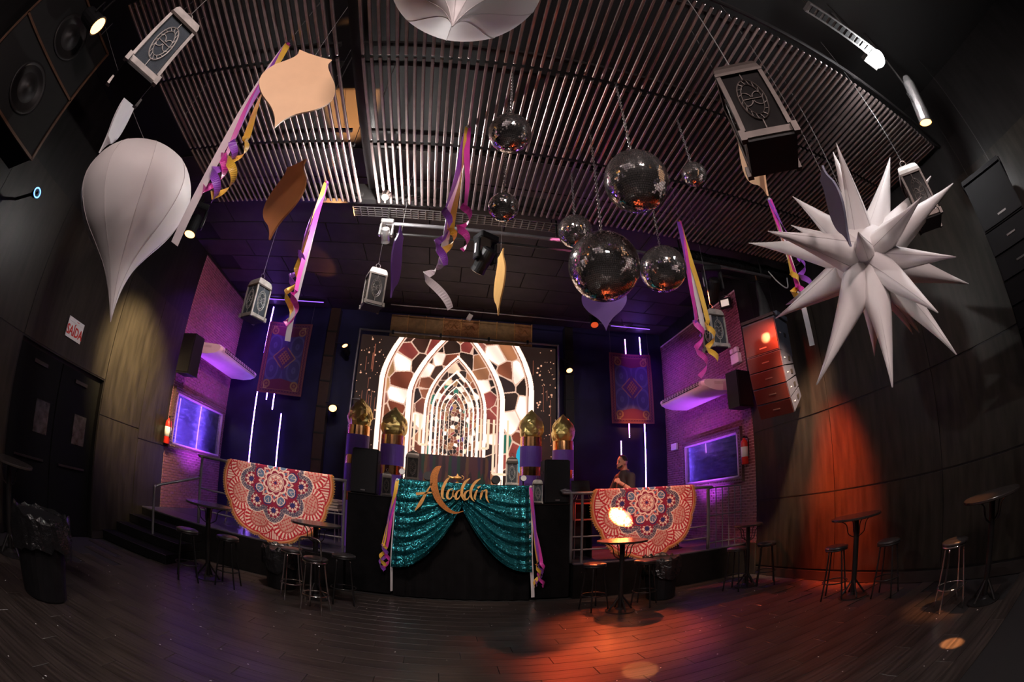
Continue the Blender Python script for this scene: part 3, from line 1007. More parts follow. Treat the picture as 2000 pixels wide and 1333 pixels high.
scr = thing('led_screen', 'large glowing LED screen showing stained-glass arches behind the booth', 'screen', (0, 0, 0))
obj('display', painted_grid(470, 350, lambda u, v: (SX0 + (SX1 - SX0) * u, np.full(u.shape, SY), SZ0 + (SZ1 - SZ0) * v), screen_col, 'display'), MATS['led_panel'], scr)
bx(((SX0 + SX1) / 2, SY + 0.06, (SZ0 + SZ1) / 2), (SX1 - SX0, 0.10, SZ1 - SZ0), 'cabinet', black_m, scr)
fr = thing('screen_frame', 'thin grey pipe frame standing around the LED screen', 'frame', (0, 0, 0))
for (a, b, n_) in (((-2.08, 9.55, 0.6), (-2.08, 9.55, 5.25), 'upright'), ((2.53, 9.55, 0.6), (2.53, 9.55, 5.22), 'upright'), ((-2.10, 9.55, 5.25), (2.55, 9.55, 5.22), 'top_bar')):
    MB().cyl(a, b, 0.024, n=10).build(n_, pipe_m, fr)
for x in (-1.3, -0.2, 0.9, 1.8):
    bx((x, 9.55, 5.24), (0.05, 0.07, 0.08), 'clamp', blackmetal, fr)
bx((-1.98, 9.55, 3.62), (0.2, 0.03, 0.03), 'bracket', pipe_m, fr)

hd = thing('gilded_panel', 'gilded carved panel mounted on the wall above the screen', 'panel', (0, 10.06, 0))
for i in range(8):
    x = -1.46 + 0.432 * (i + 0.5)
    rel = i in (3, 4, 7)
    q = bx((x, 0, 5.60), (0.41, 0.05, 0.56), 'relief_board' if rel else 'board', goldcarve if rel else goldwood, hd)
    if rel:
        for k in range(3):
            MB().tube([(x - 0.12 + 0.24 * s, -0.03, 5.36 + 0.16 * k + 0.05 * math.sin(s * 9 + k)) for s in [j / 10 for j in range(11)]], 0.014, 5).build('carving', goldcarve, q)
    bx((x + 0.213, -0.01, 5.60), (0.02, 0.07, 0.58), 'batten', goldpaint, hd)

# ---- violet LED strips on the back wall
LED = [(-4.65, 0.9, 5.87, 'v', 'longest violet LED strip on the back wall, at the left edge of the left rug'),
       (-3.91, 0.9, 3.18, 'v', 'violet LED strip on the back wall below the right half of the left rug'),
       (-4.37, 3.47, 4.7, 'v', 'short violet LED strip peeking out below the left rug, left of another'),
       (-4.17, 3.25, 4.7, 'v', 'violet LED strip peeking out below the middle of the left rug'),
       (4.49, 3.16, 5.74, 'm', 'magenta LED strip behind the middle of the right rug'),
       (4.92, 0.9, 5.83, 'v', 'longest violet LED strip on the back wall, behind the right rug'),
       (4.26, 2.72, 3.08, 'm', 'short magenta LED strip directly above the head of the man')]
for (x, z0, z1, c, lab) in LED:
    t = thing('led_strip', lab, 'light strip', (x, YB, z0), 0, 'LED strips on the back wall')
    bx((0, -0.008, (z1 - z0) / 2), (0.045, 0.016, z1 - z0), 'channel', black_m, t)
    bx((0, -0.020, (z1 - z0) / 2), (0.024, 0.008, z1 - z0), 'diodes', led_v if c == 'v' else led_m, t)
refl_glow = mat('violet_reflection', (0.3, 0.1, 0.6), 0.4, emis=(0.32, 0.12, 1.0), estr=1.3)  # faint glow imitating LED reflections along the ceiling trim
for (x0, x1, lab) in ((-4.6, -3.1, 'dim violet bar standing in for LED reflections under the ceiling above the left rug'), (3.9, 5.0, 'dim violet bar standing in for LED reflections under the ceiling above the right rug')):
    t = thing('reflection_bar', lab, 'light strip', ((x0 + x1) / 2, 9.60, 5.86))
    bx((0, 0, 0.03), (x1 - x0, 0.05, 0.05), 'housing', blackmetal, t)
    bx((0, -0.03, 0.0), (x1 - x0 - 0.02, 0.012, 0.02), 'diodes', refl_glow, t)


# ---- hanging rugs (generic medallion pattern)
def rug_col(u, v):
    X = (u - .5) * 2
    Z = (v - .5) * 2
    c = np.zeros(u.shape + (3,))
    c[:] = (0.20, 0.035, 0.085)
    edge = np.maximum(np.abs(X) * 1.0, 1 - (1 - np.abs(Z)) * 1.5)
    c[(edge > .92)] = (0.28, 0.08, 0.10)
    bm_ = (edge > .84) & (edge < .93)
    c[bm_] = (0.22, 0.06, 0.11)
    c[bm_ & (np.sin(X * 50) * np.sin(Z * 80) > 0)] = (0.13, 0.03, 0.09)
    c[(edge > .815) & (edge < .84)] = (0.36, 0.14, 0.10)
    inner = (np.abs(X) < .78) & (np.abs(Z) < .58 + .12 * np.abs(X))
    c[inner] = (0.085, 0.075, 0.22)
    sw = np.sin(9 * np.hypot(np.abs(X) - .5, np.abs(Z) - .33) * 3)
    c[inner & (sw > .55)] = (0.12, 0.115, 0.29)
    d = np.abs(X) / .52 + np.abs(Z) / .36
    c[(d < 1.0)] = (0.13, 0.05, 0.17)
    c[(d < 1.0) & (d > .88) & (np.abs(X) > .08)] = (0.42, 0.22, 0.12)
    d2 = np.abs(X) / .28 + np.abs(Z) / .22
    c[(d2 < 1)] = (0.42, 0.19, 0.09)
    c[(d2 < 1) & (np.sin(X * 45) * np.sin(Z * 55) > .1)] = (0.17, 0.05, 0.10)
    for s in (-1, 1):
        for q in (-1, 1):
            r = np.hypot((X - s * .62), (Z - q * .74) * 1.5)
            c[(r < .17) & (r > .10)] = (0.40, 0.22, 0.09)
            c[(r < .06)] = (0.36, 0.18, 0.09)
            c[(np.abs(X - s * .73) < .02) & (np.abs(Z - q * .82) < .06)] = (0.55, 0.36, 0.14)
            c[(np.abs(X - s * .66) < .08) & (np.abs(Z - q * .87) < .012)] = (0.55, 0.36, 0.14)
    return c * 0.62 + c.mean(-1, keepdims=True) * 0.06


for (x0, x1, z0, z1, skew, lab) in ((-4.56, -3.37, 3.59, 5.39, 0.0, 'dark purple medallion rug hanging on the back wall at the left'),
                                    (3.93, 5.08, 3.47, 5.27, 0.0, 'medallion rug hanging on the back wall at the right, lit orange at its bottom')):
    def pf(u, v, x0=x0, x1=x1, z0=z0, z1=z1):
        return (x0 + (x1 - x0) * u, 9.86 - 0.035 * (1 - v) + 0.012 * np.sin(u * 9 + v * 3), z0 + (z1 - z0) * v + 0.02 * np.cos((u - .5) * 6) * (v - .5) * 0.0 - 0.02 * np.sin(u * PI) * (v > .5) * (v - .5) * 2)
    t = thing('hanging_rug', lab, 'rug', ((x0 + x1) / 2, 9.86, z0), 0, 'rugs hanging on the back wall')
    o = obj('weave', painted_grid(150, 230, pf, rug_col, 'weave'), MATS['woven_rug'], t)
    o.location = (-(x0 + x1) / 2, -9.86, -z0)
    o.modifiers.new('thick', 'SOLIDIFY').thickness = 0.012
    for s in (-1, 1):
        MB().cyl((s * (x1 - x0) * .46, 0, z1 - z0 - .03), (s * (x1 - x0) * .46, 0.02, ZC - z0), 0.003, n=5).build('cord', cord_m, t)


# ---- rails
def bar(parent, name, a, b, r=0.022, m=None):
    return MB().cyl(a, b, r, n=10).build(name, m or pipe_m, parent)


rl = thing('stage_rail', 'grey pipe railing on the left stage edge with sloping stair handrail', 'railing', (-2.8, 6.95, ZS))
MB().tube(cr([(-1.36, 0, 0), (-1.36, 0, 1.05), (-1.33, 0, 1.15), (-1.22, 0, 1.17), (1.33, 0, 1.16)], 5), 0.026, 10).build('top_rail', pipe_m, rl, True)
MB().tube(cr([(-1.36, 0, 0.80), (-1.75, -0.55, 0.58), (-1.85, -0.72, 0.50), (-1.86, -0.76, 0.40), (-1.86, -0.78, -0.60)], 5), 0.022, 10).build('handrail', pipe_m, rl, True)
for x in (-0.1, 1.31):
    bar(rl, 'post', (x, 0, 0), (x, 0, 1.15))
for z in (0.25, 0.62):
    bar(rl, 'mid_rail', (-1.36, 0, z), (1.31, 0, z), 0.014)
rr = thing('stage_rail', 'grey pipe railing on the right stage edge beside the booth', 'railing', (3.35, 6.95, ZS))
MB().tube(cr([(-1.28, 0, 0), (-1.28, 0, 1.12), (-1.26, 0, 1.16), (1.24, 0, 1.16), (1.31, 0, 1.12), (1.32, 0, 1.0), (1.32, 0, 0)], 5), 0.028, 10).build('top_rail', pipe_m, rr, True)
bar(rr, 'post', (-1.10, 0, 0), (-1.10, 0, 1.14))
for z in (0.22, 0.44):
    bar(rr, 'mid_rail', (-1.26, 0, z), (1.31, 0, z), 0.014)
rb_ = thing('barred_gate', 'grey barred side rail between the right railing and the brick wall', 'railing', (5.1, 7.0, ZS))
for z in (0.10, 0.62, 1.14):
    bar(rb_, 'cross_rail', (-0.36, 0, z), (0.40, 0, z), 0.014)
for k in range(6):
    bar(rb_, 'upright', (-0.36 + 0.152 * k, 0, 0.0), (-0.36 + 0.152 * k, 0, 1.14), 0.011)

# ---- round mandala throws folded over the rails
CR, RD, NV, BG, MR = (0.88, 0.68, 0.58), (0.50, 0.018, 0.035), (0.035, 0.03, 0.15), (0.11, 0.19, 0.32), (0.26, 0.016, 0.05)


def mandala_col(r, th):
    c = np.zeros(r.shape + (3,))
    c[:] = CR
    X, Z = r * np.sin(th), r * np.cos(th)
    N = 8
    step = 2 * PI / N
    a = (th + step / 2) % step - step / 2          # around k*45
    b = th % step - step / 2                         # around (k+.5)*45
    # small outer fans
    f = (np.abs(a) < .17) & (r > .78)
    c[f & (np.sin(a * 130) > .2)] = RD
    # outer petals
    px, pz = r * np.sin(b), r * np.cos(b)
    d = np.hypot(px, pz - .68)
    ang = np.arctan2(px, pz - .68)
    c[d < .285] = CR
    c[(d < .27) & (d > .175) & (np.sin(ang * 24) > -.15) & (pz > .6)] = RD
    c[(d < .30) & (d > .275)] = RD
    c[(d < .185) & (d > .155)] = (0.50, 0.10, 0.09)
    c[d < .155] = (0.62, 0.34, 0.28)
    sc_ = np.sin(px * 75) * np.sin(pz * 60)
    c[(d < .145) & (np.abs(sc_) < .16)] = RD
    # lace circles
    px, pz = r * np.sin(a), r * np.cos(a)
    d = np.hypot(px, pz - .46)
    ang = np.arctan2(px, pz - .46)
    c[d < .215] = CR
    c[(d < .20)] = (0.09, 0.08, 0.14)
    c[(d < .20) & (d > .125) & (np.abs(np.sin(px * 62 + pz * 62) * np.sin(px * 62 - pz * 62)) < .10)] = (0.55, 0.42, 0.36)
    c[(d < .125) & (np.cos(ang * 9) + np.cos(d * 90) > .1)] = CR
    c[(d < .125) & (np.cos(ang * 9) + np.cos(d * 90) <= .1)] = MR
    c[d < .045] = NV
    # inner flower
    rf = .40 + .045 * np.abs(np.cos(th * N / 2 + PI / 2))
    c[r < rf] = MR
    px, pz = r * np.sin(b), r * np.cos(b)
    d = np.hypot(px, pz - .335)
    c[d < .085] = NV
    d2 = np.hypot(px, pz - .315)
    c[d2 < .070] = BG
    c[(np.abs(d2 - .070) < .007)] = CR
    c[(d2 < .06) & (np.abs(np.abs(px * 2.2) - (pz - .29)) < .008)] = CR
    px, pz = r * np.sin(a), r * np.cos(a)
    d = np.abs(px) * 1.1 + np.abs(pz - .235) * .8
    c[d < .075] = CR
    c[d < .062] = RD
    c[d < .034] = BG
    ze = np.abs(np.abs(px) * 1.4 + (pz - .30)) < .008
    c[(r < .33) & (r > .26) & ze] = CR
    st_ = r < .185 + .045 * np.abs(np.cos(th * N / 2 + PI / 4)) ** .5
    c[st_] = MR
    c[st_ & (r > .165 + .035 * np.abs(np.cos(th * N / 2 + PI / 4)))] = CR
    c[r < .150] = CR
    c[(r < .142) & (r > .132)] = MR
    rp = .085 + .022 * np.cos(th * 8)
    c[r < rp + .012] = MR
    c[r < rp] = CR
    c[r < rp - .012] = RD
    c[(r < .065) & (np.cos(th * 8) > 0)] = CR
    c[r < .028 + .012 * np.cos(th * 8)] = NV
    e = r > .935
    c[e] = RD
    c[r > .965] = (0.62, 0.30, 0.16)
    c[r > .985] = (0.60, 0.16, 0.04)
    return c


def mandala(label, xc, rail_x):
    nr, nt = 90, 420
    t = thing('mandala_throw', label, 'cloth', (xc, 6.95, ZS), 0, 'mandala throws over the rails')
    zc, zr, Rm = 1.565 - ZS, 1.800 - ZS, 0.985
    th, rr_ = np.meshgrid(np.linspace(0, 2 * PI, nt), np.linspace(0.002, 1, nr))
    edge = 0.945 + 0.055 * np.abs(np.cos(th * 4 + PI / 8)) ** .6
    r = rr_ * edge
    x = Rm * r * np.sin(th)
    z = zc + Rm * r * np.cos(th)
    over = z - zr
    lap = 0.045
    hang = np.clip(-over, 0, 2)
    yf = -0.034 - 0.030 * np.sin(x * 9 + 1.3) * np.clip(hang, 0, 1) ** .8 * .8 - 0.02 * hang
    q = np.clip(over / lap, 0, 1)
    y = np.where(over < 0, yf, -0.034 * np.cos(q * PI))
    z2 = np.where(over < 0, z, np.where(over < lap, zr + 0.030 * np.sin(q * PI), zr - (over - lap)))
    y = np.where(over > lap, 0.034 + 0.01 * np.sin(x * 8), y)
    vs = np.stack([x, y, z2], -1).reshape(-1, 3)
    idx = np.arange(nr * nt).reshape(nr, nt)
    fs = np.stack([idx[:-1, :-1], idx[:-1, 1:], idx[1:, 1:], idx[1:, :-1]], -1).reshape(-1, 4)
    me = bpy.data.meshes.new('printed_cloth')
    me.from_pydata(vs.tolist(), [], fs.tolist())
    c = mandala_col(rr_, th)
    c = np.concatenate([c.reshape(-1, 3), np.ones((nr * nt, 1))], 1)
    me.attributes.new('print', 'FLOAT_COLOR', 'POINT').data.foreach_set('color', c.astype(np.float32).ravel())
    me.shade_smooth()
    o = obj('printed_cloth', me, MATS['printed_cloth'], t)
    o.modifiers.new('thick', 'SOLIDIFY').thickness = 0.004
    fb = MB()
    E = vs.reshape(nr, nt, 3)[-1]
    for i in range(0, nt - 1):
        p, p2 = Vector(E[i]), Vector(E[(i + 1) % (nt - 1)])
        d = Vector((x[-1, i], 0, z[-1, i] - zc)).normalized()
        if over[-1, i] > 0:
            d.z = -d.z
        L = 0.030 + 0.012 * math.sin(i * 2.3)
        fb.add([p, p + (p2 - p) * .6, p + (p2 - p) * .6 + d * L, p + d * L], [(0, 1, 2, 3)])
    stuff(fb.build('fringe', mat('ochre_fringe', (0.55, 0.28, 0.07), 0.9), t))
    return t


mandala('round red and cream mandala throw folded over the left railing', -2.66, 0)
mandala('round red and cream mandala throw folded over the right railing, with a blazing light spot', 3.38, 0)

# ---- booth in the centre
bt = thing('booth_table', 'tall central booth table covered to the floor in black cloth', 'table', (0.36, 7.28, 0))
cb = MB()
nx = 60
top = 1.855
front = []
for i in range(nx + 1):
    x = -1.04 + 2.08 * i / nx
    front.append(x)
vs, fs = [], []
for j, z in enumerate([0.01, 0.4, 0.9, 1.4, top]):
    for x in front:
        y = -0.33 - 0.02 * (1 - z / top) * (1 + math.sin(x * 26)) - (0.05 * max(0, 0.4 - z))
        vs.append((x, y, z))
for j in range(4):
    for i in range(nx):
        k = j * (nx + 1) + i
        fs.append((k, k + 1, k + nx + 2, k + nx + 1))
cb.add(vs, fs)
cb.box((1.03, 0, top / 2), (0.02, 0.66, top)).box((-1.03, 0, top / 2), (0.02, 0.66, top)).box((0, 0.33, top / 2), (2.06, 0.02, top))
cb.build('skirt', cloth_bl, bt)
bx((0, 0, top - 0.01), (2.08, 0.68, 0.03), 'top', cloth_bl, bt)
for (x0, x1, lab, g) in ((-1.44, -0.72, 'black cloth-covered plinth under the left stage speaker', 0), (1.44, 2.06, 'black cloth-covered plinth under the right stage speaker', 0)):
    t = thing('cloth_plinth', lab, 'plinth', ((x0 + x1) / 2, 7.28, 0), 0, 'plinths beside the booth')
    MB().bevbox((0, 0, 0.80), (x1 - x0, 0.66, 1.58), 0.012).build('body', cloth_bl, t)
    MB().tube([(-(x1 - x0) / 2, -0.335, 1.585), ((x1 - x0) / 2, -0.335, 1.585)], 0.008, 6).build('edge_trim', blackmetal, t)

# teal sequin swag curtains
dp = thing('sequin_drape', 'teal sequin curtain parted in two swags over the front of the booth', 'curtain', (0.36, 6.88, 0))
for s in (-1, 1):
    nu, nv = 90, 70
    u, v = np.meshgrid(np.linspace(0, 1, nu), np.linspace(0, 1, nv))   # u: side -> centre ; v: top -> hem
    xs, xc = s * 1.01, -0.03
    zt = 1.868
    zl = zt - v * 1.40 * (1 - 0.02)
    zcen = zt - 0.36 * v ** 0.9
    x = xs + (xc - xs) * u + s * 0.0
    lin = zl + (zcen - zl) * u ** (1 + 1.0 * v)
    sag = 0.62 * np.sin(PI * u) * v * (1 - v) ** 1.1
    z = lin - sag * 0.5
    z = np.minimum(z, zt)
    fold = (np.sin(v * 2 * PI * 6.5 + u * 1.5) * (0.008 + 0.020 * np.sin(PI * np.clip(u, 0, 1)) ** .7) + 0.010 * np.sin(v * 2 * PI * 11.3 - u * 5 + 1) + 0.006 * np.sin(v * 2 * PI * 19 + u * 9))
    side = 0.016 * np.sin(u * 60) * np.clip(1 - u * 4, 0, 1)
    y = -0.02 - 0.055 * np.sin(PI * u) ** .8 * np.clip(v * 3, 0, 1) + fold * np.clip(v * 4, 0, 1) * -1 + side - 0.02
    x = x + s * 0.06 * v * np.clip(1 - u * 6, 0, 1)
    vs = np.stack([x, y, z], -1).reshape(-1, 3)
    idx = np.arange(nu * nv).reshape(nv, nu)
    fs = np.stack([idx[:-1, :-1], idx[:-1, 1:], idx[1:, 1:], idx[1:, :-1]], -1).reshape(-1, 4)
    me = bpy.data.meshes.new('swag')
    me.from_pydata(vs.tolist(), [], fs.tolist())
    me.shade_smooth()
    o = obj('swag', me, MATS['teal_sequin'], dp)
    o.modifiers.new('thick', 'SOLIDIFY').thickness = 0.005
    hem = [tuple(p) for p in vs.reshape(nv, nu, 3)[-1][::3]]
    MB().tube(hem, 0.007, 5).build('hem', MATS['teal_sequin'], o)
bx((0, 0.05, 1.872), (2.06, 0.10, 0.012), 'top_edge', MATS['teal_sequin'], dp)

# gold lettering: brush strokes with varying width, standing in front of the drape
STROKES = [('A', rustgold, [(-0.003, 2.113), (-0.057, 2.068), (-0.096, 1.977), (-0.102, 1.868), (-0.076, 1.735), (-0.011, 1.59), (0.092, 1.48), (0.193, 1.425), (0.273, 1.423), (0.354, 1.451)], [.005, .040, .052, .055, .052, .044, .034, .022, .012, .003]),
           ('A', goldpaint, [(-0.121, 1.853), (-0.176, 1.754), (-0.225, 1.656), (-0.287, 1.529), (-0.362, 1.414)], [.006, .012, .018, .026, .008]),
           ('A', goldpaint, [(-0.356, 1.666), (-0.247, 1.685), (-0.095, 1.709)], [.022, .018, .006]),
           ('l', goldpaint, [(0.141, 1.963), (0.084, 1.895), (0.038, 1.783), (0.029, 1.687), (0.041, 1.634), (0.074, 1.619)], [.005, .019, .022, .020, .014, .003]),
           ('a', goldpaint, [(0.184, 1.785), (0.129, 1.755), (0.105, 1.692), (0.113, 1.638), (0.153, 1.627), (0.185, 1.683), (0.195, 1.759)], [.003, .014, .018, .016, .008, .006, .006]),
           ('a', goldpaint, [(0.198, 1.765), (0.188, 1.69), (0.212, 1.655)], [.010, .012, .003]),
           ('d', goldpaint, [(0.307, 1.779), (0.255, 1.742), (0.231, 1.679), (0.239, 1.632), (0.278, 1.648), (0.309, 1.718)], [.003, .012, .018, .016, .008, .004]),
           ('d', goldpaint, [(0.434, 1.956), (0.369, 1.898), (0.326, 1.8), (0.32, 1.705), (0.345, 1.638), (0.372, 1.612)], [.005, .018, .021, .018, .012, .003]),
           ('d', goldpaint, [(0.44, 1.779), (0.388, 1.749), (0.36, 1.693), (0.368, 1.639), (0.411, 1.641), (0.442, 1.704)], [.003, .012, .018, .016, .008, .004]),
           ('d', goldpaint, [(0.591, 1.957), (0.522, 1.906), (0.465, 1.815), (0.452, 1.725), (0.471, 1.651), (0.512, 1.605)], [.005, .018, .021, .019, .012, .003]),
           ('i', goldpaint, [(0.546, 1.784), (0.522, 1.715), (0.514, 1.653), (0.535, 1.632)], [.010, .016, .014, .003]),
           ('i', goldpaint, [(0.597, 1.848), (0.552, 1.812)], [.006, .016]),
           ('n', goldpaint, [(0.630, 1.779), (0.609, 1.705), (0.597, 1.637)], [.012, .016, .005]),
           ('n', goldpaint, [(0.594, 1.732), (0.653, 1.776), (0.686, 1.784), (0.685, 1.709), (0.697, 1.647), (0.732, 1.594)], [.003, .008, .013, .014, .012, .003])]
sg = thing('letter_sign', 'gold brush-script lettering sign fixed to the front of the teal drape', 'sign', (0.2, 6.725, 1.4))
for (ch, m, pts, ws) in STROKES:
    P = cr([(a, b, 0) for a, b in pts], 6)
    W = cr([(q, 0, 0) for q in ws], 6)
    Lf, Rt = [], []
    for i, p in enumerate(P):
        tn = (P[min(i + 1, len(P) - 1)] - P[max(i - 1, 0)]).normalized()
        nn = Vector((-tn.y, tn.x, 0)) * max(0.002, W[i].x)
        Lf.append(p + nn)
        Rt.append(p - nn)
    n = len(P)
    vs = [(p.x - 0.2, y, p.y - 1.4) for y in (-0.012, 0.012) for p in Lf] + [(p.x - 0.2, y, p.y - 1.4) for y in (-0.012, 0.012) for p in Rt]
    fs = []
    for i in range(n - 1):
        a, b, c_, d = i, n + i, 2 * n + i, 3 * n + i
        fs += [(a, a + 1, c_ + 1, c_), (b, d, d + 1, b + 1), (a, b, b + 1, a + 1), (c_, c_ + 1, d + 1, d)]
    fs += [(0, 2 * n, 3 * n, n), (n - 1, 2 * n - 1, 4 * n - 1, 3 * n - 1)]
    MB().add(vs, fs).build('letter', m, sg)
bx((0.1, 0.05, 0.35), (0.9, 0.08, 0.012), 'mounting_bar', blackmetal, sg)

# ribbons at both corners of the booth
bunch('ribbon streamer tied at the left corner of the booth table', (-0.66, 6.84, 1.86),
      [('white', 1.78, -0.05, 0.0, 30, 30, 0, 0, 0), ('magenta', 1.45, -0.13, 0.0, 10, 40, 0.26, 1.2, 0.05), ('purple', 1.42, -0.17, -0.02, 5, 60, 0.30, 1.4, 0.06), ('yellow', 1.35, -0.18, -0.02, 0, 170, 0.25, 1.2, 0.05)], 0.055, 'ribbon streamers on the booth')
bunch('ribbon streamer tied at the right corner of the booth table', (1.38, 6.84, 1.86),
      [('white', 1.80, 0.06, -0.02, 0, 10, 0, 0, 0), ('yellow', 1.62, 0.14, 0.0, 8, 40, 0.26, 1.2, 0.05), ('purple', 1.60, 0.17, 0.02, 0, 50, 0.24, 1.2, 0.05), ('magenta', 1.62, 0.19, 0.0, 10, 130, 0.26, 1.5, 0.05)], 0.055, 'ribbon streamers on the booth')

# stage speakers on the plinths
for (x, lab) in ((-1.22, 'black loudspeaker standing on the left plinth in front of a tower'), (1.86, 'black loudspeaker standing on the right plinth in front of a tower')):
    t = thing('loudspeaker', lab, 'speaker', (x, 7.22, 1.592), 0, 'stage loudspeakers')
    MB().bevbox((0, 0, 0.365), (0.43, 0.34, 0.73), 0.02).build('cabinet', black_m, t)
    bx((0, -0.175, 0.365), (0.39, 0.012, 0.68), 'grille', grille_m, t)
    bx((0, -0.184, 0.06), (0.07, 0.004, 0.02), 'badge', steel, t)
    for s in (-1, 1):
        bx((s * 0.218, 0, 0.52), (0.012, 0.12, 0.04), 'handle', blackmetal, t)


# ---- towers with onion domes
def tower(label, x, y, r, ztop, rz):
    t = thing('palace_tower', label, 'tower', (x, y, ZS), rz, 'purple and gold towers')
    z = ztop - ZS
    bands = [('gold_band', goldband, 0.17, 1.0), ('purple_band', purple_card, 0.37, 1.02), ('gold_band', goldband, 0.16, 1.0), ('purple_band', purple_card, 0.50, 1.02), ('gold_band', goldband, 0.16, 1.0), ('purple_band', purple_card, 0.60, 1.02)]
    for (n_, m, h, k) in bands:
        h = min(h, z)
        if h <= 0.02:
            break
        MB().cyl((0, 0, z - h), (0, 0, z), r * k, n=32).build(n_, m, t, False)
        z -= h
    if z > 0.02:
        MB().cyl((0, 0, 0), (0, 0, z), r * 1.02, n=32).build('purple_band', purple_card, t)
    prof = [(0.72, -0.06), (0.86, 0.0), (1.05, 0.09), (1.12, 0.20), (1.06, 0.31), (0.86, 0.42), (0.55, 0.51), (0.24, 0.58), (0.05, 0.63)]
    P = [(p.x * r, p.y * 0.82) for p in cr([(a, b, 0) for a, b in prof], 4)]
    rnd = random.Random(label)
    ph = [rnd.uniform(0, 6) for _ in range(4)]
    b = MB().lathe(P[::2], 26, (0, 0, ztop - ZS), lambda a, z: 1 + 0.06 * math.sin(5 * a + ph[0] + 3 * math.sin(z * 9 + ph[3])) + rnd.uniform(-0.022, 0.022))
    bv = [(x_ + rnd.uniform(-.004, .004), y_ + rnd.uniform(-.004, .004), z_ + rnd.uniform(-.006, .006)) for x_, y_, z_ in b.v]
    b.v = bv
    tri = []
    for q in b.f:
        if len(q) == 4:
            tri += [(q[0], q[1], q[2]), (q[0], q[2], q[3])] if rnd.random() < .5 else [(q[0], q[1], q[3]), (q[1], q[2], q[3])]
        else:
            tri.append(q)
    b.f = tri
    b.build('onion_dome', goldfoil, t, False)
    return t


tower('tower with gold foil dome at the far left of the booth, behind a speaker', -1.54, 8.02, 0.205, 2.80, 0.3)
tower('tower with crumpled bright gold dome just left of the screen middle', -0.88, 7.90, 0.212, 2.67, 1.1)
tower('tower with gold dome just right of the screen middle', 1.585, 7.90, 0.195, 2.79, 2.0)
tower('tower with pointed gold dome at the far right of the booth', 2.21, 8.0, 0.195, 2.75, 0.7)

# things on the booth
TZ = 1.879
lantern('table_lantern', 'dark domed lantern on the left half of the booth table', (-0.47, 7.22, TZ), R(10), 0.52, 0.20, lant_dark, lant_dark, 0, 'lanterns on the booth')
lantern('table_lantern', 'pale lantern on the right end of the booth table, lit from behind', (1.14, 7.22, TZ), R(-8), 0.52, 0.19, lant_m, lant_dark, 0, 'lanterns on the booth')
lantern('table_lantern', 'small dark lantern on the left plinth beside the ribbons', (-0.85, 7.10, 1.592), R(5), 0.42, 0.15, lant_dark, lant_dark, 0, 'lanterns on the booth')
lantern('table_lantern', 'small pale lantern on the right plinth beside the ribbons', (1.54, 7.10, 1.592), R(-5), 0.44, 0.15, lant_m, lant_m, 0, 'lanterns on the booth')
ol = thing('oil_lamp', 'small golden oil lamp on a stand in the middle of the booth table', 'oil lamp', (0.26, 7.08, TZ))
MB().lathe([(0.035, 0), (0.035, 0.008), (0.012, 0.02), (0.012, 0.05), (0.03, 0.06), (0.065, 0.075), (0.07, 0.09), (0.055, 0.105), (0.03, 0.115), (0.012, 0.13), (0.012, 0.14), (0.004, 0.155)], 20).build('body', goldpaint, ol, True)
MB().tube(cr([(-0.05, 0, 0.085), (-0.09, 0, 0.088), (-0.13, 0, 0.105), (-0.15, 0, 0.115)], 4), [0.02] * 3 + [0.017] * 3 + [0.013] * 3 + [0.009] * 3 + [0.006], 8).build('spout', goldpaint, ol, True)
MB().tube([(0.065 + 0.03 * math.sin(q) * 1.2, 0, 0.095 + 0.03 * math.cos(q)) for q in [PI * i / 8 for i in range(9)]], 0.006, 6).build('handle', goldpaint, ol, True)
for (x, lab) in ((-0.21, 'small black par light on the booth table, left of the oil lamp'), (0.89, 'small black par light on the booth table, right of the oil lamp')):
    t = thing('table_par_light', lab, 'stage light', (x, 7.3, TZ), 0, 'small par lights on the booth')
    MB().cyl((0, 0.05, 0.085), (0, -0.06, 0.10), 0.07, n=18).build('can', black_m, t)
    MB().cyl((0, 0.052, 0.0845), (0, 0.07, 0.082), 0.055, n=18).build('heat_sink', blackmetal, t)
    MB().box((0.085, 0, 0.05), (0.008, 0.03, 0.1)).box((-0.085, 0, 0.05), (0.008, 0.03, 0.1)).box((0, 0, 0.004), (0.178, 0.05, 0.008)).build('yoke', blackmetal, t)
for (x, lab) in ((-0.61, 'tiny black spotlight with white face at the left end of the booth table'), (1.30, 'tiny black spotlight with white face at the right end of the booth table')):
    t = thing('mini_spotlight', lab, 'stage light', (x, 7.06, TZ), 0, 'mini spotlights on the booth')
    MB().lathe([(0.03, 0), (0.03, 0.01), (0.012, 0.02), (0.012, 0.08)], 12).build('stand', black_m, t)
    MB().cyl((0, 0.035, 0.115), (0, -0.03, 0.125), 0.042, 0.05, n=18).build('head', black_m, t)
    MB().cyl((0, -0.0305, 0.125), (0, -0.034, 0.1255), 0.046, n=18).build('face', white_paint, t)

# ================================================================ PERSON AND DJ DESK
def fuse(mb, name, m, parent, vox=0.011, it=3):
    me = mb.mesh(name)
    o = bpy.data.objects.new(name, me)
    COL.objects.link(o)
    r = o.modifiers.new('r', 'REMESH')
    r.mode = 'VOXEL'
    r.voxel_size = vox
    s = o.modifiers.new('s', 'SMOOTH')
    s.iterations = it
    s.factor = 0.5
    dg = bpy.context.evaluated_depsgraph_get()
    me2 = bpy.data.meshes.new_from_object(o.evaluated_get(dg))
    bpy.data.objects.remove(o)
    me2.name = name
    me2.materials.clear()
    me2.shade_smooth()
    return obj(name, me2, m, parent)


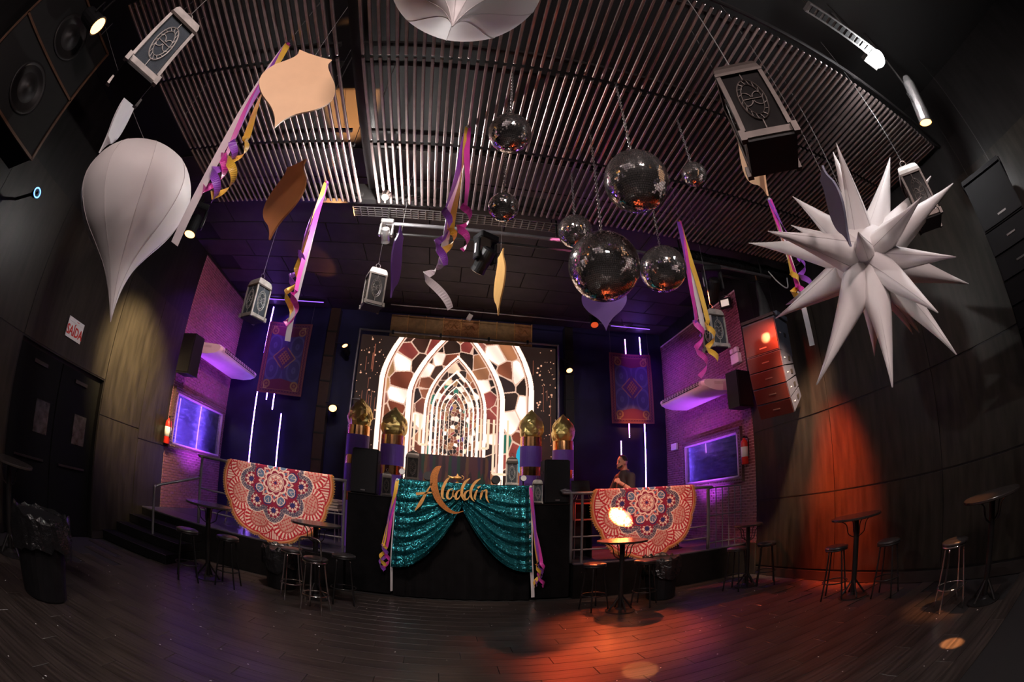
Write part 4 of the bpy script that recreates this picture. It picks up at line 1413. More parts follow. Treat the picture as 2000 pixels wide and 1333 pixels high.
def limb(b, pts, rs, n=5):
    for i in range(len(pts) - 1):
        p, q = Vector(pts[i]), Vector(pts[i + 1])
        k = max(2, int((q - p).length / (min(rs[i], rs[i + 1]) * 0.35)))
        for j in range(k + 1):
            s = j / k
            b.ball(p.lerp(q, s), rs[i] + (rs[i + 1] - rs[i]) * s, 10, 8)


# local frame: +X is where he faces, +Y his left; the thing is turned so that he faces screen-left, a little towards the viewer
pr = thing('person', 'man in a black polo shirt behind the right railing, one fist raised to his chest', 'person', (3.28, 7.72, ZS), R(192))
b = MB()
hz = 1.735
b.ball((0.0, 0, hz + 0.02), 0.105, 16, 12, (1.0, 0.78, 1.08))
b.ball((0.03, 0, hz - 0.045), 0.085, 14, 10, (0.95, 0.80, 1.05))
b.ball((0.075, 0, hz - 0.105), 0.036, 10, 8, (1, 1.15, .8))
b.ball((0.102, 0, hz - 0.018), 0.016, 8, 6, (1.2, 0.9, 1.5))
b.ball((0.115, 0, hz - 0.034), 0.017, 8, 6, (1.0, 1.0, 0.8))
b.ball((0.092, 0, hz - 0.072), 0.017, 8, 6, (1, 1.7, .55))
b.ball((0.085, 0, hz + 0.028), 0.022, 8, 6, (.8, 2.4, .55))
for s in (-1, 1):
    b.ball((-0.005, s * 0.086, hz - 0.015), 0.026, 8, 6, (.8, .35, 1.25))
limb(b, [(-0.03, 0, hz - 0.06), (-0.045, 0, hz - 0.2)], [0.062, 0.070])
limb(b, [(-0.05, 0, 1.45), (-0.05, 0, 1.25), (-0.03, 0, 1.0)], [0.13, 0.155, 0.155])
for s in (-1, 1):
    limb(b, [(-0.05, 0, 1.44), (-0.05, s * 0.20, 1.45)], [0.075, 0.075])
    limb(b, [(-0.04, s * 0.10, 0.95), (-0.02, s * 0.12, 0.5), (-0.05, s * 0.13, 0.08)], [0.095, 0.062, 0.045])
    limb(b, [(-0.05, s * 0.13, 0.045), (0.13, s * 0.15, 0.03)], [0.044, 0.030])
# his left arm: elbow forward and down, fist at the chest
limb(b, [(-0.05, 0.22, 1.45), (0.02, 0.30, 1.20)], [0.062, 0.050])
limb(b, [(0.02, 0.30, 1.20), (0.22, 0.24, 1.34)], [0.048, 0.034])
# right arm: down to the controller
limb(b, [(-0.05, -0.22, 1.45), (0.06, -0.27, 1.19)], [0.062, 0.050])
limb(b, [(0.06, -0.27, 1.19), (0.28, -0.14, 1.14)], [0.046, 0.033])


def hand(b, c, fwd, up, side, curl):
    c, fwd, up, side = Vector(c), Vector(fwd).normalized(), Vector(up).normalized(), Vector(side).normalized()
    for k in range(4):
        b.ball(c + fwd * 0.02 + side * (0.028 - 0.019 * k), 0.018, 8, 6)
        b.ball(c + fwd * 0.05 + side * (0.030 - 0.020 * k), 0.015, 8, 6)
    for k in range(4):
        L = (0.030, 0.034, 0.031, 0.024)[k]
        p0 = c + fwd * 0.066 + side * (0.031 - 0.0205 * k)
        d1 = (fwd * math.cos(curl) - up * math.sin(curl)).normalized()
        d2 = (fwd * math.cos(curl * 2.1) - up * math.sin(curl * 2.1)).normalized()
        d3 = (fwd * math.cos(curl * 2.9) - up * math.sin(curl * 2.9)).normalized()
        p1, p2 = p0 + d1 * L, p0 + d1 * L + d2 * L * .8
        limb(b, [p0, p1, p2, p2 + d3 * L * .6], [0.0100, 0.0095, 0.009, 0.008])
    q = c + fwd * 0.015 + side * 0.035
    limb(b, [q, q + (fwd * .6 + side * .8 - up * .3) * 0.035, q + (fwd * .6 + side * .8 - up * .3) * 0.035 + (fwd * .9 - up * .3) * 0.03], [0.013, 0.011, 0.009])


hand(b, (0.235, 0.235, 1.35), (0.75, -0.25, 0.62), (-0.1, 0.95, 0.25), (-0.62, -0.1, 0.75), 0.95)
hand(b, (0.295, -0.13, 1.135), (0.9, 0.35, -0.15), (0.1, 0, 1), (0.3, 0.9, 0), 0.30)
fuse(b, 'body', skin_m, pr, 0.0085, 3)
# polo shirt
b = MB()
limb(b, [(-0.05, 0, 1.47), (-0.05, 0, 1.25), (-0.03, 0, 0.95)], [0.142, 0.175, 0.178])
for s in (-1, 1):
    limb(b, [(-0.05, 0, 1.45), (-0.05, s * 0.20, 1.455)], [0.088, 0.086])
limb(b, [(-0.05, 0.21, 1.45), (0.0, 0.275, 1.26)], [0.084, 0.076])
limb(b, [(-0.05, -0.21, 1.45), (0.04, -0.255, 1.25)], [0.084, 0.074])
sh = fuse(b, 'polo_shirt', shirt_m, pr, 0.012, 3)
MB().tube([(-0.045 + 0.078 * math.cos(q), 0.078 * math.sin(q), 1.555 - 0.035 * math.cos(q)) for q in [2 * PI * i / 20 for i in range(20)]], 0.016, 6, True).build('collar', shirt_m, sh, True)
MB().tube([(-0.045 + 0.090 * math.cos(q), 0.090 * math.sin(q), 1.545 - 0.038 * math.cos(q)) for q in [2 * PI * i / 20 for i in range(20)]], 0.004, 5, True).build('collar_stripe', white_paint, sh, True)
bx((0.112, 0.06, 1.40), (0.012, 0.018, 0.014), 'chest_logo', white_paint, sh)
MB().tube([(0.165 + 0.041 * math.cos(q) * -0.56, 0.258 + 0.041 * math.sin(q), 1.305 + 0.041 * math.cos(q) * .8) for q in [2 * PI * i / 16 for i in range(16)]], 0.006, 5, True).build('wristband', black_m, pr, True)
# trousers, short hair, beard, eyes
b = MB()
for s in (-1, 1):
    limb(b, [(-0.04, s * 0.09, 1.0), (-0.02, s * 0.12, 0.5), (-0.05, s * 0.13, 0.10)], [0.125, 0.085, 0.075])
fuse(b, 'trousers', cloth_bl, pr, 0.014, 2)
hb = MB()
for j in range(7):
    ph = 0.05 + j * 0.24
    for i in range(26):
        a = 2 * PI * i / 26
        d = Vector((math.sin(ph) * math.cos(a), math.sin(ph) * math.sin(a), math.cos(ph)))
        if d.x > 0.58 - 0.25 * (1 - d.z) or (abs(d.y) > .9 and d.z < 0.0):
            continue
        hb.ball((d.x * 0.106, d.y * 0.083, hz + 0.022 + d.z * 0.114), 0.014, 6, 5)
fuse(hb, 'hair', hair_m, pr, 0.008, 2)
hb = MB()
for i in range(13):
    a = -1.25 + 2.5 * i / 12
    for q in range(2):
        hb.ball((0.028 + 0.075 * math.cos(a), 0.070 * math.sin(a), hz - 0.118 + 0.022 * abs(a) ** 2 + 0.022 * q), 0.012, 6, 5)
fuse(hb, 'beard', hair_m, pr, 0.006, 2)
for s in (-1, 1):
    MB().ball((0.094, s * 0.032, hz + 0.004), 0.010, 8, 6).build('eye', black_m, pr, True)
    MB().tube([(0.100, s * 0.018, hz + 0.030), (0.098, s * 0.046, hz + 0.030)], 0.005, 5).build('eyebrow', hair_m, pr, True)

dj = thing('dj_desk', 'dark folding desk behind the right railing', 'desk', (2.72, 7.55, ZS))
MB().bevbox((0, 0, 1.04), (1.05, 0.46, 0.04), 0.006).build('top', black_m, dj)
for sx in (-1, 1):
    for sy in (-1, 1):
        MB().cyl((sx * 0.47, sy * 0.19, 0), (sx * 0.47, sy * 0.19, 1.02), 0.016, n=8).build('leg', steel, dj)
lp = thing('laptop', 'open dark laptop on a slanted stand beside the man', 'laptop', (2.46, 7.56, ZS + 1.062))
MB().bevbox((0, 0, 0.115), (0.34, 0.24, 0.016), 0.003).build('keyboard_base', black_m, lp)
bx((0.0, 0, 0.125), (0.30, 0.20, 0.004), 'keys', blackgloss, lp)
rt = Matrix.Rotation(R(-15), 3, 'X')
MB().box((0, 0.145, 0.235), (0.34, 0.010, 0.22), Matrix.Rotation(R(-12), 3, 'X')).build('lid', blackgloss, lp)
for sx in (-1, 1):
    for sy in (-1, 1):
        MB().cyl((sx * 0.15, sy * 0.09, 0.0), (sx * 0.10, sy * 0.05, 0.107), 0.006, n=6).build('stand_leg', steel, lp)
ct = thing('dj_controller', 'DJ controller with jog wheels on the desk in front of the man', 'mixer', (2.95, 7.55, ZS + 1.062))
MB().bevbox((0, 0, 0.03), (0.46, 0.28, 0.058), 0.006).build('body', mat('grey_controller', (0.10, 0.09, 0.09), 0.4), ct)
for s in (-1, 1):
    MB().cyl((s * 0.14, 0, 0.059), (s * 0.14, 0, 0.075), 0.065, 0.06, n=24).build('jog_wheel', steel, ct)
for k in range(3):
    MB().cyl((-0.03 + 0.03 * k, 0.06, 0.059), (-0.03 + 0.03 * k, 0.06, 0.08), 0.008, n=8).build('knob', black_m, ct)
bx((0, -0.06, 0.064), (0.02, 0.10, 0.010), 'fader', steel, ct)

# ================================================================ WALL EQUIPMENT
ex = thing('exit_sign', 'white exit sign with red lettering above the double door', 'sign', (XL + 0.03, 4.355, 2.94))
bx((0, 0, -0.02), (0.014, 0.37, 0.23), 'panel', white_paint, ex)
bx((0, 0, 0.125), (0.018, 0.37, 0.055), 'top_strip', white_paint, ex)
me = text_mesh('SAÍDA', 0.19, 0.003, bold=0.004)
o = obj('lettering', me, red_m, ex)
o.matrix_local = Matrix.Translation((0.010, 0, -0.03)) @ Matrix.Rotation(R(90), 4, 'Z') @ Matrix.Rotation(R(90), 4, 'X') @ Matrix.Diagonal((0.72, 1.0, 1.0, 1.0))
bx((0.011, 0.03, 0.125), (0.002, 0.06, 0.008), 'small_print', red_m, ex)


def wall_mirror(label, x, sgn, y0, y1, z0, z1):
    t = thing('framed_mirror', label, 'mirror', (x + sgn * 0.012, (y0 + y1) / 2, z0), 0, 'framed mirrors on the brick walls')
    L, H = y1 - y0, z1 - z0
    bx((sgn * 0.022, 0, H / 2), (0.012, L - 0.16, H - 0.16), 'mirror_glass', mirror_dark, t)
    for (c, s) in (((0, 0, 0.05), (0.07, L, 0.10)), ((0, 0, H - 0.05), (0.07, L, 0.10)), ((0, -L / 2 + 0.05, H / 2), (0.07, 0.10, H - 0.2)), ((0, L / 2 - 0.05, H / 2), (0.07, 0.10, H - 0.2))):
        f = bx((sgn * 0.036, c[1], c[2]), s, 'frame', frame_m, t)
        n = int(max(s[1], s[2]) / 0.055)
        bb = MB()
        for k in range(n):
            q = -0.5 + (k + 0.5) / n
            bb.ball((sgn * 0.075, c[1] + (q * s[1] if s[1] > s[2] else 0), c[2] + (q * s[2] if s[2] > s[1] else 0)), 0.022, 6, 4)
        bb.build('beading', frame_m, f, True)
    for (c, s) in (((0, 0, 0.115), (0.05, L - 0.2, 0.03)), ((0, 0, H - 0.115), (0.05, L - 0.2, 0.03)), ((0, -L / 2 + 0.115, H / 2), (0.05, 0.03, H - 0.2)), ((0, L / 2 - 0.115, H / 2), (0.05, 0.03, H - 0.2))):
        bx((sgn * 0.05, c[1], c[2]), s, 'inner_lip', frame_in, t)
    return t


wall_mirror('framed mirror on the left brick wall reflecting violet light strips', XL, 1, 7.56, 9.93, 1.80, 3.02)
wall_mirror('framed mirror on the right brick wall reflecting violet light strips', XR, -1, 6.90, 9.17, 1.80, 2.88)


def aircon(label, x, sgn, y0, y1, ztop):
    # wall-hung slim unit: flat top, rounded front and belly
    t = thing('air_conditioner', label, 'air conditioner', (x, (y0 + y1) / 2, ztop), 0, 'wall air conditioners')
    L = y1 - y0
    sec = [(0.0, 0.0), (0.62, -0.02), (0.68, -0.06), (0.69, -0.10), (0.66, -0.16), (0.55, -0.215), (0.35, -0.25), (0.0, -0.25)]
    b = MB()
    n = len(sec)
    ring = []
    for yy, k in ((-L / 2, 0.93), (-L / 2 + 0.05, 1.0), (L / 2 - 0.05, 1.0), (L / 2, 0.93)):
        ring += [(sgn * (0.06 + p[0] * k), yy, p[1] * k) for p in sec]
    fs = []
    for j in range(3):
        for i in range(n):
            l = (i + 1) % n
            fs.append((j * n + i, j * n + l, j * n + n + l, j * n + n + i))
    fs += [tuple(range(n - 1, -1, -1)), tuple(range(3 * n, 4 * n))]
    b.add(ring, fs)
    smooth_angle(b.build('housing', cream_pl, t), 35)
    gr = bx((sgn * 0.742, 0, -0.085), (0.02, L * 0.84, 0.075), 'outlet', blackmetal, t)
    for k in range(14):
        bx((sgn * 0.752, -L * 0.40 + L * 0.80 * k / 13, -0.085), (0.008, 0.012, 0.07), 'vane', cream_pl, gr)
    for z in (-0.07, -0.10):
        bx((sgn * 0.754, 0, z), (0.006, L * 0.82, 0.006), 'louvre', cream_pl, gr)
    for yy in (-L * 0.3, L * 0.3):
        bx((-sgn * 0.03, yy, -0.06), (0.20, 0.06, 0.16), 'wall_bracket', blackmetal, t)
    bx((sgn * 0.35, -L / 2 - 0.001, -0.08), (0.22, 0.004, 0.05), 'rating_plate', mat('pale_label', (0.62, 0.56, 0.46), 0.5), t)
    return t


aircon('white air conditioner on the left brick wall, lit purple from below', XL + 0.14, 1, 7.82, 9.82, 4.06)
aircon('cream air conditioner on the right brick wall, lit orange on its end', XR - 0.14, -1, 6.92, 8.74, 3.82)


def wall_speaker(label, loc, rz, s, sgn):
    t = thing('wall_speaker', label, 'speaker', loc, rz, 'wall speakers')
    w_, d_, h_ = s
    MB().prism([(-w_ / 2, -h_ / 2), (w_ / 2, -h_ / 2), (w_ / 2, h_ / 2), (-w_ / 2, h_ / 2)], -d_ / 2, d_ / 2).build('cabinet', black_m, t)
    bx((0, -d_ / 2 - 0.006, 0), (w_ * 0.9, 0.012, h_ * 0.93), 'grille', grille_m, t)
    MB().tube([(0, d_ / 2, 0), (sgn * 0.05, d_ / 2 + 0.07, -0.05), (sgn * 0.16, d_ / 2 + 0.10, -0.18)], 0.018, 8).box((sgn * 0.17, d_ / 2 + 0.10, -0.2), (0.03, 0.08, 0.16)).build('bracket', blackmetal, t)
    return t


wall_speaker('black speaker bracketed on the left wall at the edge of the bricks', (-5.04, 7.28, 3.60), R(-8), (0.36, 0.30, 0.78), -1)
wall_speaker('black speaker bracketed on the right wall beside the hanging speaker array', (5.24, 6.50, 3.48), R(8), (0.40, 0.30, 0.68), 1)


def extinguisher(label, loc):
    t = thing('fire_extinguisher', label, 'extinguisher', loc, 0, 'fire extinguishers')
    MB().lathe([(0.06, 0), (0.07, 0.01), (0.07, 0.40), (0.055, 0.45), (0.025, 0.475), (0.025, 0.50)], 18).build('cylinder', red_m, t, True)
    MB().lathe([(0.0715, 0.14), (0.0715, 0.33)], 18).build('paper_label', white_paint, t, True)
    MB().box((0, 0, 0.515), (0.03, 0.03, 0.03)).box((0.03, 0, 0.535), (0.11, 0.02, 0.012)).build('valve', blackmetal, t)
    MB().tube(cr([(0.02, -0.02, 0.51), (0.07, -0.05, 0.48), (0.085, -0.03, 0.3), (0.078, -0.02, 0.12)], 5), 0.009, 6).build('hose', black_m, t)
    return t


extinguisher('red fire extinguisher at the left brick wall beside the mirror', (XL + 0.10, 7.45, 1.86))
extinguisher('red fire extinguisher at the right brick wall beside the mirror', (XR - 0.10, 6.76, 2.12))
em = thing('emergency_light', 'white twin-head emergency light on the right brick wall', 'emergency light', (XR - 0.06, 6.80, 4.10))
MB().bevbox((0, 0, 0.10), (0.10, 0.26, 0.20), 0.01).build('box', white_paint, em)
for s in (-1, 1):
    MB().bevbox((-0.02, s * 0.07, 0.27), (0.08, 0.10, 0.10), 0.01).build('lamp_head', white_paint, em)
sbx = thing('junction_box', 'small white junction box at the far end of the right brick wall', 'junction box', (XR - 0.045, 9.62, 2.78))
MB().bevbox((0, 0, 0.08), (0.06, 0.26, 0.16), 0.008).build('box', white_paint, sbx)
bx((-0.032, 0, 0.08), (0.006, 0.20, 0.10), 'cover', cream_pl, sbx)


# ---- line arrays
def line_array(label, loc, rz, n, body, side, glow=None):
    t = thing('speaker_array', label, 'speaker', loc, rz, 'hanging speaker arrays')
    W, D = 0.62, 0.56
    MB().bevbox((0, 0.05, 0.06), (W + 0.06, D - 0.1, 0.09), 0.01).build('rigging_frame', side, t)
    MB().box((0, -D / 2 + 0.03, 0.03), (W, 0.10, 0.05)).build('front_bumper', body, t)
    z = -0.01
    y = 0.0
    ang = 0.0
    for k in range(n):
        h = 0.56 if k == 0 else 0.25
        ang = 0 if k == 0 else ang + 7.0
        M4 = Matrix.Translation((0, y - D / 2, z)) @ Matrix.Rotation(R(ang), 4, 'X')
        d1 = D * (1.0 if k == 0 else 0.92)
        p = [(0, 0), (d1, -0.02 if k else 0), (d1, -h + (0.07 if k else 0)), (0, -h + 0.012)]
        cb_ = MB()
        vs = [(sx * W / 2, a, c) for sx in (-1, 1) for a, c in p]
        cb_.add(vs, [(0, 1, 2, 3), (7, 6, 5, 4), (0, 4, 5, 1), (1, 5, 6, 2), (2, 6, 7, 3), (3, 7, 4, 0)])
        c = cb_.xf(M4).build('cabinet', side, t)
        MB().box((0, -0.008, -h / 2), (W * 0.96, 0.016, h * 0.9)).xf(M4).build('grille', body, c)
        MB().box((0.02, -0.018, -h * (0.82 if k == 0 else 0.5)), (0.13, 0.006, 0.018)).xf(M4).build('badge', steel, c)
        for sx in (-1, 1):
            MB().box((sx * (W / 2 + 0.004), 0.14, -h * 0.45), (0.008, 0.05, 0.012)).xf(M4).build('side_badge', white_paint, c)
            MB().box((sx * (W / 2 + 0.004), 0.34, -h * 0.45), (0.008, 0.09, 0.07)).xf(M4).build('side_handle', lant_base, c)
        e = M4 @ Vector((0, 0, -h))
        y, z = e.y + D / 2, e.z
    for sx in (-0.2, 0.2):
        MB().cyl((sx, 0.05, 0.1), (sx, 0.05, ZC - loc[2]), 0.006, n=6).build('cable', blackmetal, t)
    return t


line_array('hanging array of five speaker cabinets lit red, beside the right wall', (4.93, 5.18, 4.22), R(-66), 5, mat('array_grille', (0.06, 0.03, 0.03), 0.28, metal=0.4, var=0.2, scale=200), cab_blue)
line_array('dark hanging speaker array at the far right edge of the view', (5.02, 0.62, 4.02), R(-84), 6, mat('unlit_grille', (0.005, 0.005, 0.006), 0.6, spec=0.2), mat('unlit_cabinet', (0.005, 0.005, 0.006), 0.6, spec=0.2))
cl = thing('draped_cloth', 'black cloth bag hanging from a pipe end above the red-lit speaker array', 'cloth', (4.78, 5.0, 4.20))
b = MB()
vs, fs = [], []
for j in range(12):
    s = j / 11
    for i in range(14):
        a = 2 * PI * i / 14
        r = 0.02 + 0.11 * s ** .7 * (1 + 0.25 * math.sin(3 * a + j * .5))
        vs.append((r * math.cos(a) + 0.05 * s, r * .6 * math.sin(a), 0.72 - 0.70 * s))
for j in range(11):
    for i in range(14):
        l = (i + 1) % 14
        fs.append((j * 14 + i, j * 14 + l, j * 14 + 14 + l, j * 14 + 14 + i))
b.add(vs, fs).build('folds', mat('grey_black_cloth', (0.03, 0.03, 0.032), 0.7, bump=0.5, bscale=14), cl, True)
MB().cyl((0, 0, 0.70), (0, 0, 0.84), 0.012, n=8).build('strap', goldpaint, cl)

# big speaker cabinet at the upper left corner
sc_ = thing('subwoofer_stack', 'dark hanging speaker cabinet with two round cones at the upper left corner', 'speaker', (-4.75, 1.10, 3.80))
MB().box((0, 0, 0.80), (0.62, 1.40, 1.60)).build('cabinet', mat('matt_black_cabinet', (0.006, 0.006, 0.006), 0.7, spec=0.2), sc_)
edge = mat('dull_amber_edge', (0.06, 0.028, 0.015), 0.35, var=0.3)  # trim in a dull amber-brown
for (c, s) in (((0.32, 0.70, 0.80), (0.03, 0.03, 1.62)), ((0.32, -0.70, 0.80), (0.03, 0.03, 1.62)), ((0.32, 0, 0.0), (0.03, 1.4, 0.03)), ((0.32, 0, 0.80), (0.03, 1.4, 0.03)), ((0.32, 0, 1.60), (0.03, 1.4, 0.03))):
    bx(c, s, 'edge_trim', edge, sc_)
for z in (0.42, 1.20):
    b = MB().lathe([(0.05, 0.055), (0.07, 0.03), (0.22, -0.02), (0.25, 0.012), (0.28, 0.012), (0.28, 0.0)], 28)
    b.xf(Matrix.Translation((0.315, 0.05, z)) @ Matrix.Rotation(R(90), 4, 'Y')).build('cone', mat('matt_cone', (0.008, 0.007, 0.007), 0.5, spec=0.25), sc_, True)
for sy in (-0.5, 0.5):
    MB().cyl((0, sy, 1.6), (0, sy, ZC - 3.80), 0.008, n=6).build('chain', steel, sc_)
ri = thing('ring_light', 'tiny blue ring light below the upper-left speaker cabinet', 'light', (-4.88, 2.32, 3.80))
MB().tube([(0.03, 0.055 * math.cos(q), 0.055 * math.sin(q)) for q in [2 * PI * i / 18 for i in range(18)]], 0.008, 6, True).build('ring', ring_bl, ri)
MB().cyl((0.02, 0, 0), (-0.62, 0, 0.0), 0.02, n=8).build('arm', black_m, ri)
MB().cyl((-0.06, 0, 0), (0.02, 0, 0), 0.05, n=14).build('body', black_m, ri)


# ================================================================ STAGE LIGHTS
def par_can(label, loc, target, lens, power=0, col=(1, .4, .1), cone=20, r=0.085, L=0.22, blend=0.4, mount=None, body=None, hot=0.05, name='par_light'):
    """can at loc aimed at target with yoke; optional real spot light in front of the lens"""
    loc, target = Vector(loc), Vector(target)
    t = thing(name, label, 'stage light', loc, 0, 'stage spotlights')
    d = (target - loc).normalized()
    M4 = d.to_track_quat('Y', 'Z').to_matrix().to_4x4()
    body = body or black_m
    MB().cyl((0, -L * .55, 0), (0, L * .45, 0), r * 0.86, r, 18).xf(M4).build('can', body, t)
    MB().cyl((0, -L * .72, 0), (0, -L * .55, 0), r * 0.55, r * .84, 18).xf(M4).build('rear_cap', body, t)
    MB().cyl((0, L * .452, 0), (0, L * .462, 0), r * 0.88, n=20).xf(M4).build('lens', lens, t)
    MB().tube([(r * 1.02 * math.cos(q), L * .45, r * 1.02 * math.sin(q)) for q in [2 * PI * i / 20 for i in range(20)]], 0.008, 6, True).xf(M4).build('bezel', body, t)
    y = MB().tube([(-r * 1.2, 0, 0), (-r * 1.2, 0, r * 1.5), (r * 1.2, 0, r * 1.5), (r * 1.2, 0, 0)], 0.009, 6)
    y.xf(Matrix.Rotation(math.atan2(-d.x, d.y), 4, 'Z'))
    y.build('yoke', blackmetal, t)
    if mount:
        MB().cyl((0, 0, r * 1.5), Vector(mount) - loc, 0.014, n=8).build('hanger', blackmetal, t)
    if power:
        spot('beam', loc + d * (L * .48 + 0.01), target, power, col, cone, blend, hot)
    return t


white_can = mat('polished_can', (0.62, 0.60, 0.60), 0.25, metal=0.9)
par_can('amber-glowing spotlight at the top left corner beside the slats', (-3.99, 1.10, 5.02), (2.88, 6.9, 1.35), lens_or, 1000000, (1, .30, .06), 1.5, r=0.11, L=0.30, blend=0.25, mount=(-3.99, 1.10, 5.95), hot=0.03)
par_can('amber-tipped tubular spotlight at the upper right below the white floodlight', (4.25, 0.76, 4.86), (4.56, 1.95, 0.3), lens_or, 900, (1, .36, .10), 13, r=0.085, L=0.50, blend=0.8, mount=(4.05, 0.70, 5.95), body=white_can, hot=0.08)
# two spotlights behind the viewer that throw the hot ellipses on the dance floor and the red glow on the right wall
par_can('spotlight on the rear ceiling aimed at the dance floor', (-1.2, -1.2, 5.3), (1.74, 3.53, 0), lens_or, 16000, (1, .40, .13), 2.6, blend=0.3, mount=(-1.2, -1.2, 5.95), hot=0.02)
par_can('spotlight on the rear ceiling aimed at the floor beside the chrome stool', (2.6, -0.9, 5.3), (3.66, 1.40, 0), lens_or, 12000, (1, .42, .14), 2.4, blend=0.3, mount=(2.6, -0.9, 5.95), hot=0.02)
spot('beam_red_wall', (4.15, 4.55, 4.50), (5.55, 4.45, 1.45), 8500, (1, .085, .015), 30, 1.0, 0.15)
# stage lights facing the hall
par_can('glowing par light beside the top left corner of the screen', (-2.36, 9.62, 4.76), (-2.9, 7.8, 5.95), lens_or, 60, (1, .32, .10), 24, r=0.075, mount=(-2.75, 9.75, 4.95))
par_can('glowing par light low on the dark column left of the screen', (-2.47, 9.55, 3.30), (-1.55, 3.6, 5.9), lens_or, 20000, (1, .42, .14), 7, r=0.10, mount=(-2.7, 9.7, 3.5))
par_can('glowing par light beside the right edge of the screen', (2.80, 9.62, 4.72), (3.0, 7.6, 1.4), lens_or, 1500, (1, .10, .03), 60, r=0.080, mount=(2.62, 9.75, 5.0))
spot('beam_red_array', (3.30, 4.55, 4.40), (4.85, 5.15, 3.5), 260, (1, .07, .02), 46, 0.7, 0.05)
spot('beam_warm_right', (4.4, 3.4, 4.95), (5.55, 5.45, 2.05), 3000, (1, .60, .38), 28, 1.0, 0.12)
spot('beam_warm_left', (-3.70, 5.0, 4.45), (-5.5, 6.1, 2.9), 2600, (1, .72, .36), 58, 1.0, 0.12)
par_can('spotlight under the stage ceiling throwing red light on the dance floor', (2.68, 7.40, 4.96), (2.2, 4.9, 0), mat('red_lens', (0.6, 0.1, 0.03), 0.3, emis=(1, .12, .03), estr=0.6), 5200, (1, .13, .035), 26, r=0.08, blend=0.9, mount=(2.68, 7.40, 5.95), hot=0.06)
spot('beam_array', (3.2, 4.45, 4.50), (4.80, 5.00, 3.86), 3000, (1, .42, .16), 5.5, 0.35, 0.02)
violet_dim = mat('added_uplight_lens', (0.3, 0.1, 0.8), 0.2, emis=(0.3, 0.08, 1), estr=2.0)  # uplights added to bring purple onto walls and air conditioner undersides
par_can('added violet uplight on the stage floor aimed at the left brick wall', (-4.15, 8.75, 0.78), (-5.5, 8.6, 2.6), violet_dim, 1000, (0.40, 0.07, 1.0), 70, r=0.08, blend=1.0, mount=(-4.15, 8.75, 0.60), hot=0.08)
par_can('added violet uplight on the stage floor aimed at the right brick wall', (4.20, 8.3, 0.78), (5.55, 8.1, 2.6), violet_dim, 950, (0.40, 0.07, 1.0), 70, r=0.08, blend=1.0, mount=(4.20, 8.3, 0.60), hot=0.08)
spot('beam_booth', (0.40, 4.90, 4.40), (0.4, 7.1, 1.6), 430, (1, .80, .66), 48, 1.0, 0.1)
spot('beam_left_throw', (-1.75, 4.90, 4.70), (-2.6, 6.9, 1.2), 600, (1, .72, .60), 40, 1.0, 0.1)
spot('beam_right_throw', (3.4, 4.80, 4.62), (3.4, 6.9, 1.3), 620, (1, .50, .34), 42, 1.0, 0.1)
spot('beam_rug', (3.45, 5.15, 4.40), (4.5, 9.86, 3.55), 1300, (1, .34, .08), 10, 0.9, 0.05)
tc_ = thing('light_column', 'dark vertical truss column left of the screen carrying two par lights', 'truss', (-2.80, 9.82, ZS))
bx((0, 0, 2.6), (0.24, 0.20, 5.2), 'column', mat('maroon_black', (0.045, 0.018, 0.014), 0.4), tc_)
for k in range(8):
    bx((0.0, -0.105, 0.4 + 0.6 * k), (0.26, 0.02, 0.04), 'rung', blackmetal, tc_)
tc2 = thing('light_column', 'dark vertical truss column right of the screen carrying one par light', 'truss', (2.86, 9.84, ZS))
bx((0, 0, 2.6), (0.20, 0.18, 5.2), 'column', blackmetal, tc2)
for k in range(8):
    bx((0.0, -0.10, 0.4 + 0.6 * k), (0.22, 0.02, 0.04), 'rung', blackmetal, tc2)

# white floodlight at the upper right and the batten beside it
fl_ = thing('floodlight', 'blazing white floodlight under the ceiling at the upper right', 'floodlight', (3.48, 0.73, 5.0))
bx((0, 0, 0.04), (0.22, 0.16, 0.06), 'housing', steel, fl_)
MB().cyl((0, -0.03, 0.0), (-0.05, -0.05, -0.02), 0.095, n=22).build('lens', lens_hot, fl_)  # lens oversized, the lamp's bloom is put into its size
MB().tube([(-0.12, 0, 0.04), (-0.12, 0, 0.2), (0.12, 0, 0.2), (0.12, 0, 0.04)], 0.008, 6).cyl((0, 0, 0.2), (0, 0, 0.95), 0.01, n=6).build('bracket', steel, fl_)
d = bpy.data.lights.new('floodlight_lamp', 'POINT')
d.energy = 65
d.color = (0.92, 0.96, 1.0)
d.shadow_soft_size = 0.06
lo = bpy.data.objects.new('floodlight_lamp', d)
COL.objects.link(lo)
lo.location = (3.48, 0.70, 4.90)
bt_ = thing('light_batten', 'perforated metal light batten leading to the white floodlight', 'batten', (2.95, 0.66, 5.03))
MB().box((0, 0, 0), (0.95, 0.11, 0.05)).build('tray', steel, bt_)
for k in range(12):
    bx((-0.42 + 0.077 * k, 0, -0.028), (0.045, 0.07, 0.008), 'slot', blackmetal, bt_)
for xx in (-0.4, 0.4):
    MB().cyl((xx, 0, 0.02), (xx, 0, 0.91), 0.008, n=6).build('hanger', blackmetal, bt_)
